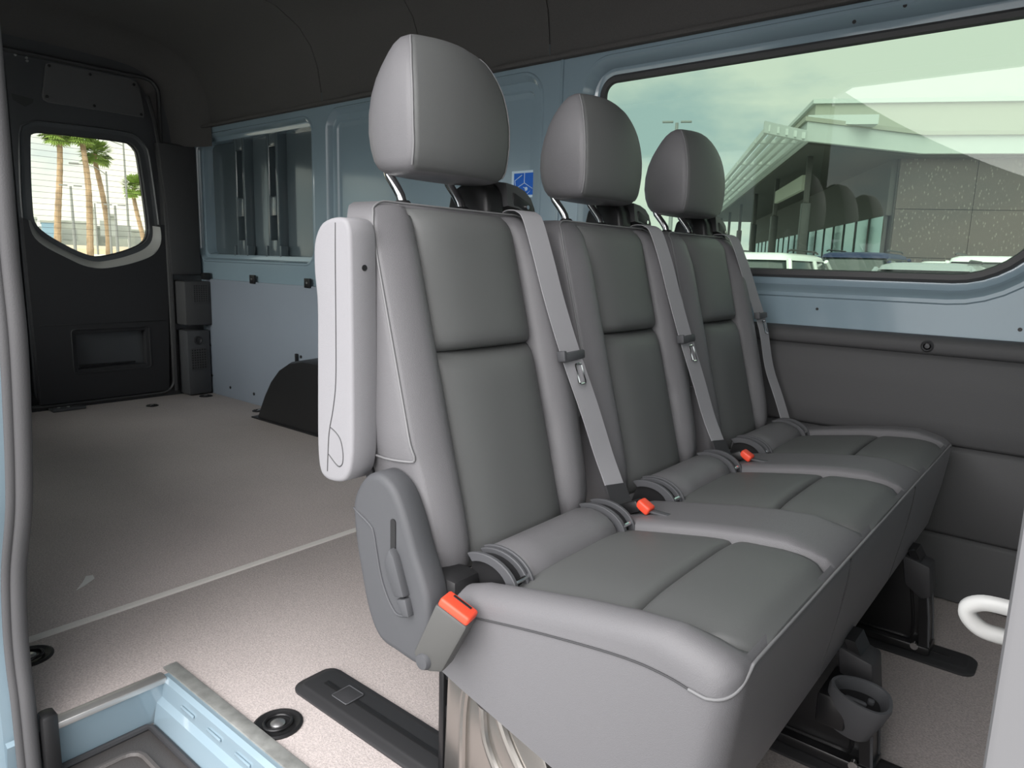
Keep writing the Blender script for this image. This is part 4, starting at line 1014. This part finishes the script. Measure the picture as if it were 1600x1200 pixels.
# ---- parked cars
def car(paint, tall):
    h = tall
    root = bpy.data.objects.new('car', None); link(root); WOFF[root.name] = Vector((0, 0, 0))
    secs = [(-2.32, 0.62, 0.42, 0.78), (-2.28, 0.78, 0.30, 0.90), (-2.05, 0.90, 0.24, 0.98), (-1.2, 0.94, 0.22, 1.02), (0, 0.94, 0.22, 1.0), (0.95, 0.94, 0.22, 0.98), (1.6, 0.90, 0.24, 0.93), (2.1, 0.84, 0.28, 0.84), (2.3, 0.70, 0.40, 0.70)]
    rings = [[(a, y, b) for a, b in rrect(0, (z0+z1)/2, 2*w, z1-z0, 0.12, 3)] for y, w, z0, z1 in secs]
    mk('body', loft(rings), paint, root, angle=50)
    def cab(z, w, y0, y1, r=0.22): return [(a, b, z) for a, b in rrect(0, (y0+y1)/2, 2*w, y1-y0, r, 4)]
    mk('greenhouse', loft([cab(0.96, 0.86, -2.05, 1.15), cab(h-0.16, 0.68, -1.78, 0.32), cab(h-0.10, 0.64, -1.72, 0.25)]), 'car_glass', root, angle=40)
    mk('roof', loft([cab(h-0.13, 0.69, -1.80, 0.36), cab(h-0.06, 0.67, -1.74, 0.28), cab(h-0.015, 0.58, -1.60, 0.12), cab(h, 0.40, -1.3, -0.1)]), paint, root, angle=50)
    for s in (-1, 1):
        for (ya, yb) in ((1.08, 0.28), (-0.35, -0.45), (-1.98, -1.72)):
            mk('pillar', tube([(s*0.87, ya, 0.95), (s*0.695, yb, h-0.12)], 0.045, 6), paint, root)
        mk('roof_bar', tube([(s*0.60, -1.55, h+0.015), (s*0.60, -1.4, h+0.04), (s*0.60, -0.1, h+0.04), (s*0.60, 0.05, h+0.01)], 0.018, 6), 'plastic_black', root)
        for y in (-1.42, 1.42):
            wh = mk('wheel', lathe([(0.19, 0.0), (0.33, 0.01), (0.35, 0.06), (0.35, 0.17), (0.32, 0.21), (0.22, 0.22)], (s*0.80-0.11, y, 0.35), 'x', 18), 'tyre', root)
            mk('rim', cyl((s*0.80-0.115, y, 0.35), 0.21, 0.235, 'x', 16), 'car_silver', wh)
        mk('headlamp', box(s*0.62-0.16, s*0.62+0.16, 2.12, 2.22, 0.62, 0.74, 0.02), 'car_glass', root)
        mk('tail_lamp', box(s*0.72-0.08, s*0.72+0.08, -2.30, -2.22, 0.70, 0.90, 0.02), 'red_plastic', root)
    return root
protos = {}
CARS = [(-4.62, 13.5, 'car_white', 1.78, 0, 'white car parked outside, leftmost in the side window'),
        (-2.25, 13.5, 'car_silver', 1.68, 180, 'silver car parked below the brown wall, nearest the window'),
        (-6.15, 21.5, 'car_silver', 1.74, 180, 'silver car with dark windows just right of the leftmost white car'),
        (-3.45, 23.6, 'car_white', 1.86, 180, 'white car parked in front of the brown cladding'),
        (-1.72, 18.4, 'car_white', 1.88, 0, 'white car parked rightmost in the side window'),
        (-4.17, 18.3, 'car_blue', 1.92, 0, 'dark blue car parked between the two silver ones')]
for x, y, paint, tall, rot, lab in CARS:
    root = car(paint, tall)
    root.location = (x, y, GZ)
    root.rotation_euler = (0, 0, math.radians(rot))
    tag(root, lab, 'car', 'cars parked beyond the side window')

# ---- lamp posts and palms
def lamp_post(px, dist, top_dz, label, arm=0.0, s=1.0):
    hx, hy, _ = heading(px)
    x, y = hx*dist, hy*dist; zt = EYE+top_dz
    t = empty('lamp_post', (x, y, GZ), label, 'lamp post', 'lamp posts outside')
    mk('post', tube([(x, y, GZ), (x, y, (GZ+zt)/2), (x, y, zt)], [0.13*s, 0.11*s, 0.08*s], 8), 'pole_grey', t)
    mk('base_plinth', cyl((x, y, GZ), 0.3*s, 0.5, 'z', 12), 'concrete', t)
    ax, ay = -hy, hx
    if arm:
        mk('arm', tube(smooth_path([(x, y, zt-0.3), (x+ax*arm*0.4, y+ay*arm*0.4, zt+0.35), (x+ax*arm, y+ay*arm, zt+0.5)], 5), 0.05*s, 6), 'pole_grey', t)
        mk('lamp_head', xform(box(-0.4, 0.4, -0.15, 0.15, -0.08, 0.08, 0.03), Matrix.Translation((x+ax*arm, y+ay*arm, zt+0.5)) @ Matrix.Rotation(math.atan2(ay, ax), 4, 'Z')), 'pole_grey', t)
    else:
        for d in (-1, 1):
            mk('lamp_head', xform(box(-0.45, 0.45, -0.16, 0.16, -0.07, 0.07, 0.03), Matrix.Translation((x+ax*d*0.45*s, y+ay*d*0.45*s, zt+0.05)) @ Matrix.Rotation(math.atan2(ay, ax), 4, 'Z') @ Matrix.Scale(0.6, 4)), 'pole_grey', t)
lamp_post(1043, 38, 7.1, 'twin-headed lamp post seen between the middle and far headrests')
lamp_post(120, 62, 4.5, 'twin-headed lamp post between the two tall palms')
lamp_post(186, 62, 3.3, 'short twin-headed lamp post right of the third palm')
lamp_post(176, 80, 7.4, 'lamp post with curved arm beside the third palm', arm=2.6)
lamp_post(205, 80, 10.2, 'tall lamp post with long arm at right of the rear window', arm=5.5)
lamp_post(155, 95, 5.2, 'thin lamp post behind the middle palm')

def palm(px_top, px_bot, dist, top_dz, crown_r, r, label, seed):
    rnd = random.Random(seed)
    hx, hy, _ = heading(px_top, 380); bx_, by_, _ = heading(px_bot, 380)
    T = Vector((hx*dist, hy*dist, EYE+top_dz)); B = Vector((bx_*dist, by_*dist, GZ))
    t = empty('palm_tree', tuple(B), label, 'palm tree', 'palms behind the rear window')
    path = []; rad = []
    for k in range(25):
        q = k/24; p = B.lerp(T, q); w = 0.25*math.sin(q*PI*1.3+seed)
        path.append(p+Vector((-by_, bx_, 0))*w); rad.append(r*(1.15-0.35*q)*(1+0.10*(k % 2)))
    path[-1] = T; 
    mk('trunk', tube(path, rad, 10), 'palm_bark', t, angle=20)
    V = []; Fs = []
    for k in range(150):
        az = rnd.uniform(0, 2*PI); el = rnd.uniform(-0.9, 1.3)
        d = Vector((math.cos(az)*math.cos(el), math.sin(az)*math.cos(el), math.sin(el)))
        s = d.cross(Vector((0, 0, 1))).normalized(); n = s.cross(d)
        ln = crown_r*rnd.uniform(0.55, 0.75); P = T+d*ln*0.25
        tip0 = P+d*ln*0.6
        for b in range(7):
            a = (b-3)*0.32
            dd = (d*math.cos(a)+s*math.sin(a)).normalized()
            e = tip0+dd*ln*0.75-Vector((0, 0, 1))*ln*0.18*abs(b-3)/3
            wv = s*0.07*crown_r
            i = len(V)
            V += [tuple(tip0-wv*0.4), tuple(tip0+wv*0.4), tuple((tip0+e)/2+wv+n*0.05), tuple((tip0+e)/2-wv+n*0.05), tuple(e)]
            Fs += [(i, i+1, i+2, i+3), (i+3, i+2, i+4)]
        i = len(V); V += [tuple(T+s*0.03), tuple(T-s*0.03), tuple(tip0)]; Fs.append((i, i+1, i+2))
    c = mk('crown', (V, Fs), 'palm_leaf', t); c['kind'] = 'stuff'
palm(101, 94, 80, 10.6, 1.55, 0.27, 'tall palm tree, leftmost in the rear window', 1)
palm(137, 144, 80, 10.8, 1.55, 0.27, 'tall palm tree, second from left in the rear window', 2)
palm(159, 169, 82, 9.2, 1.5, 0.25, 'palm tree with lower crown, third from left in rear window', 3)
palm(216, 224, 95, 7.2, 1.5, 0.24, 'small palm tree, rightmost in the rear window', 4)

# ---- embankment and far buildings behind the palms
em = mk('embankment', loft([[(-60, y, GZ), (-70, y, 0.10), (-92, y, 0.25), (-95, y, 0.78), (-120, y, 0.95), (-121, y, GZ)] for y in (-30, 110)]), 'dirt')
struct(em, 'tan earth bank beyond the parking lot', 'ground')
mk('paved_slope', loft([[(-59.5, y, GZ), (-69.8, y, 0.16), (-91.8, y, 0.33), (-92, y, 0.20), (-70, y, 0.02), (-60, y, GZ-0.1)] for y in (-30, 110)]), 'concrete', em)
mk('kerb_wall', box(-121, -120, -30, 110, 0.6, 1.45), 'concrete', em)
def far_block(px0, px1, dist, top, material, label, wins=True):
    a = heading(px0, 380); b = heading(px1, 380)
    A = Vector((a[0]*dist, a[1]*dist, 0)); B = Vector((b[0]*dist, b[1]*dist, 0)); d = (B-A); L = d.length; d.normalize()
    n = Vector((-d.y, d.x, 0))
    if n.x > 0: n = -n
    M = Matrix((( d.x, n.x, 0, A.x), (d.y, n.y, 0, A.y), (0, 0, 1, 0), (0, 0, 0, 1)))
    t = empty('far_building', tuple((A+B)/2+Vector((0, 0, GZ))), label, 'building', 'hazy buildings behind the palms')
    w = mk('wall', xform(box(0, L, 0, 12, GZ, EYE+top), M), material, t)
    mk('parapet', xform(box(-0.2, L+0.2, -0.2, 12.2, EYE+top, EYE+top+0.5), M), 'haze_grey', t)
    if wins:
        for k in range(max(1, int(L/7))):
            mk('window', xform(box(1.5+k*7, 4.5+k*7, -0.1, 0.1, EYE+top*0.35, EYE+top*0.75), M), 'haze_pane', w)
far_block(30, 60, 200, 6.6, 'haze_grey', 'long grey building at left behind the first palm')
far_block(67, 89, 190, 5.6, 'haze_blue', 'blue building behind the leftmost palm', False)
far_block(88, 150, 210, 6.4, 'haze_grey', 'long hazy grey building behind the middle palms')
far_block(146, 152, 185, 8.6, 'haze_grey', 'narrow grey tower block behind the second palm')
far_block(152, 200, 215, 5.6, 'haze_grey', 'hazy grey building behind the third palm')
far_block(172, 183, 190, 7.6, 'haze_grey', 'grey block just right of the third palm')
far_block(201, 260, 205, 4.8, 'haze_grey', 'low hazy building at right behind the small palm')
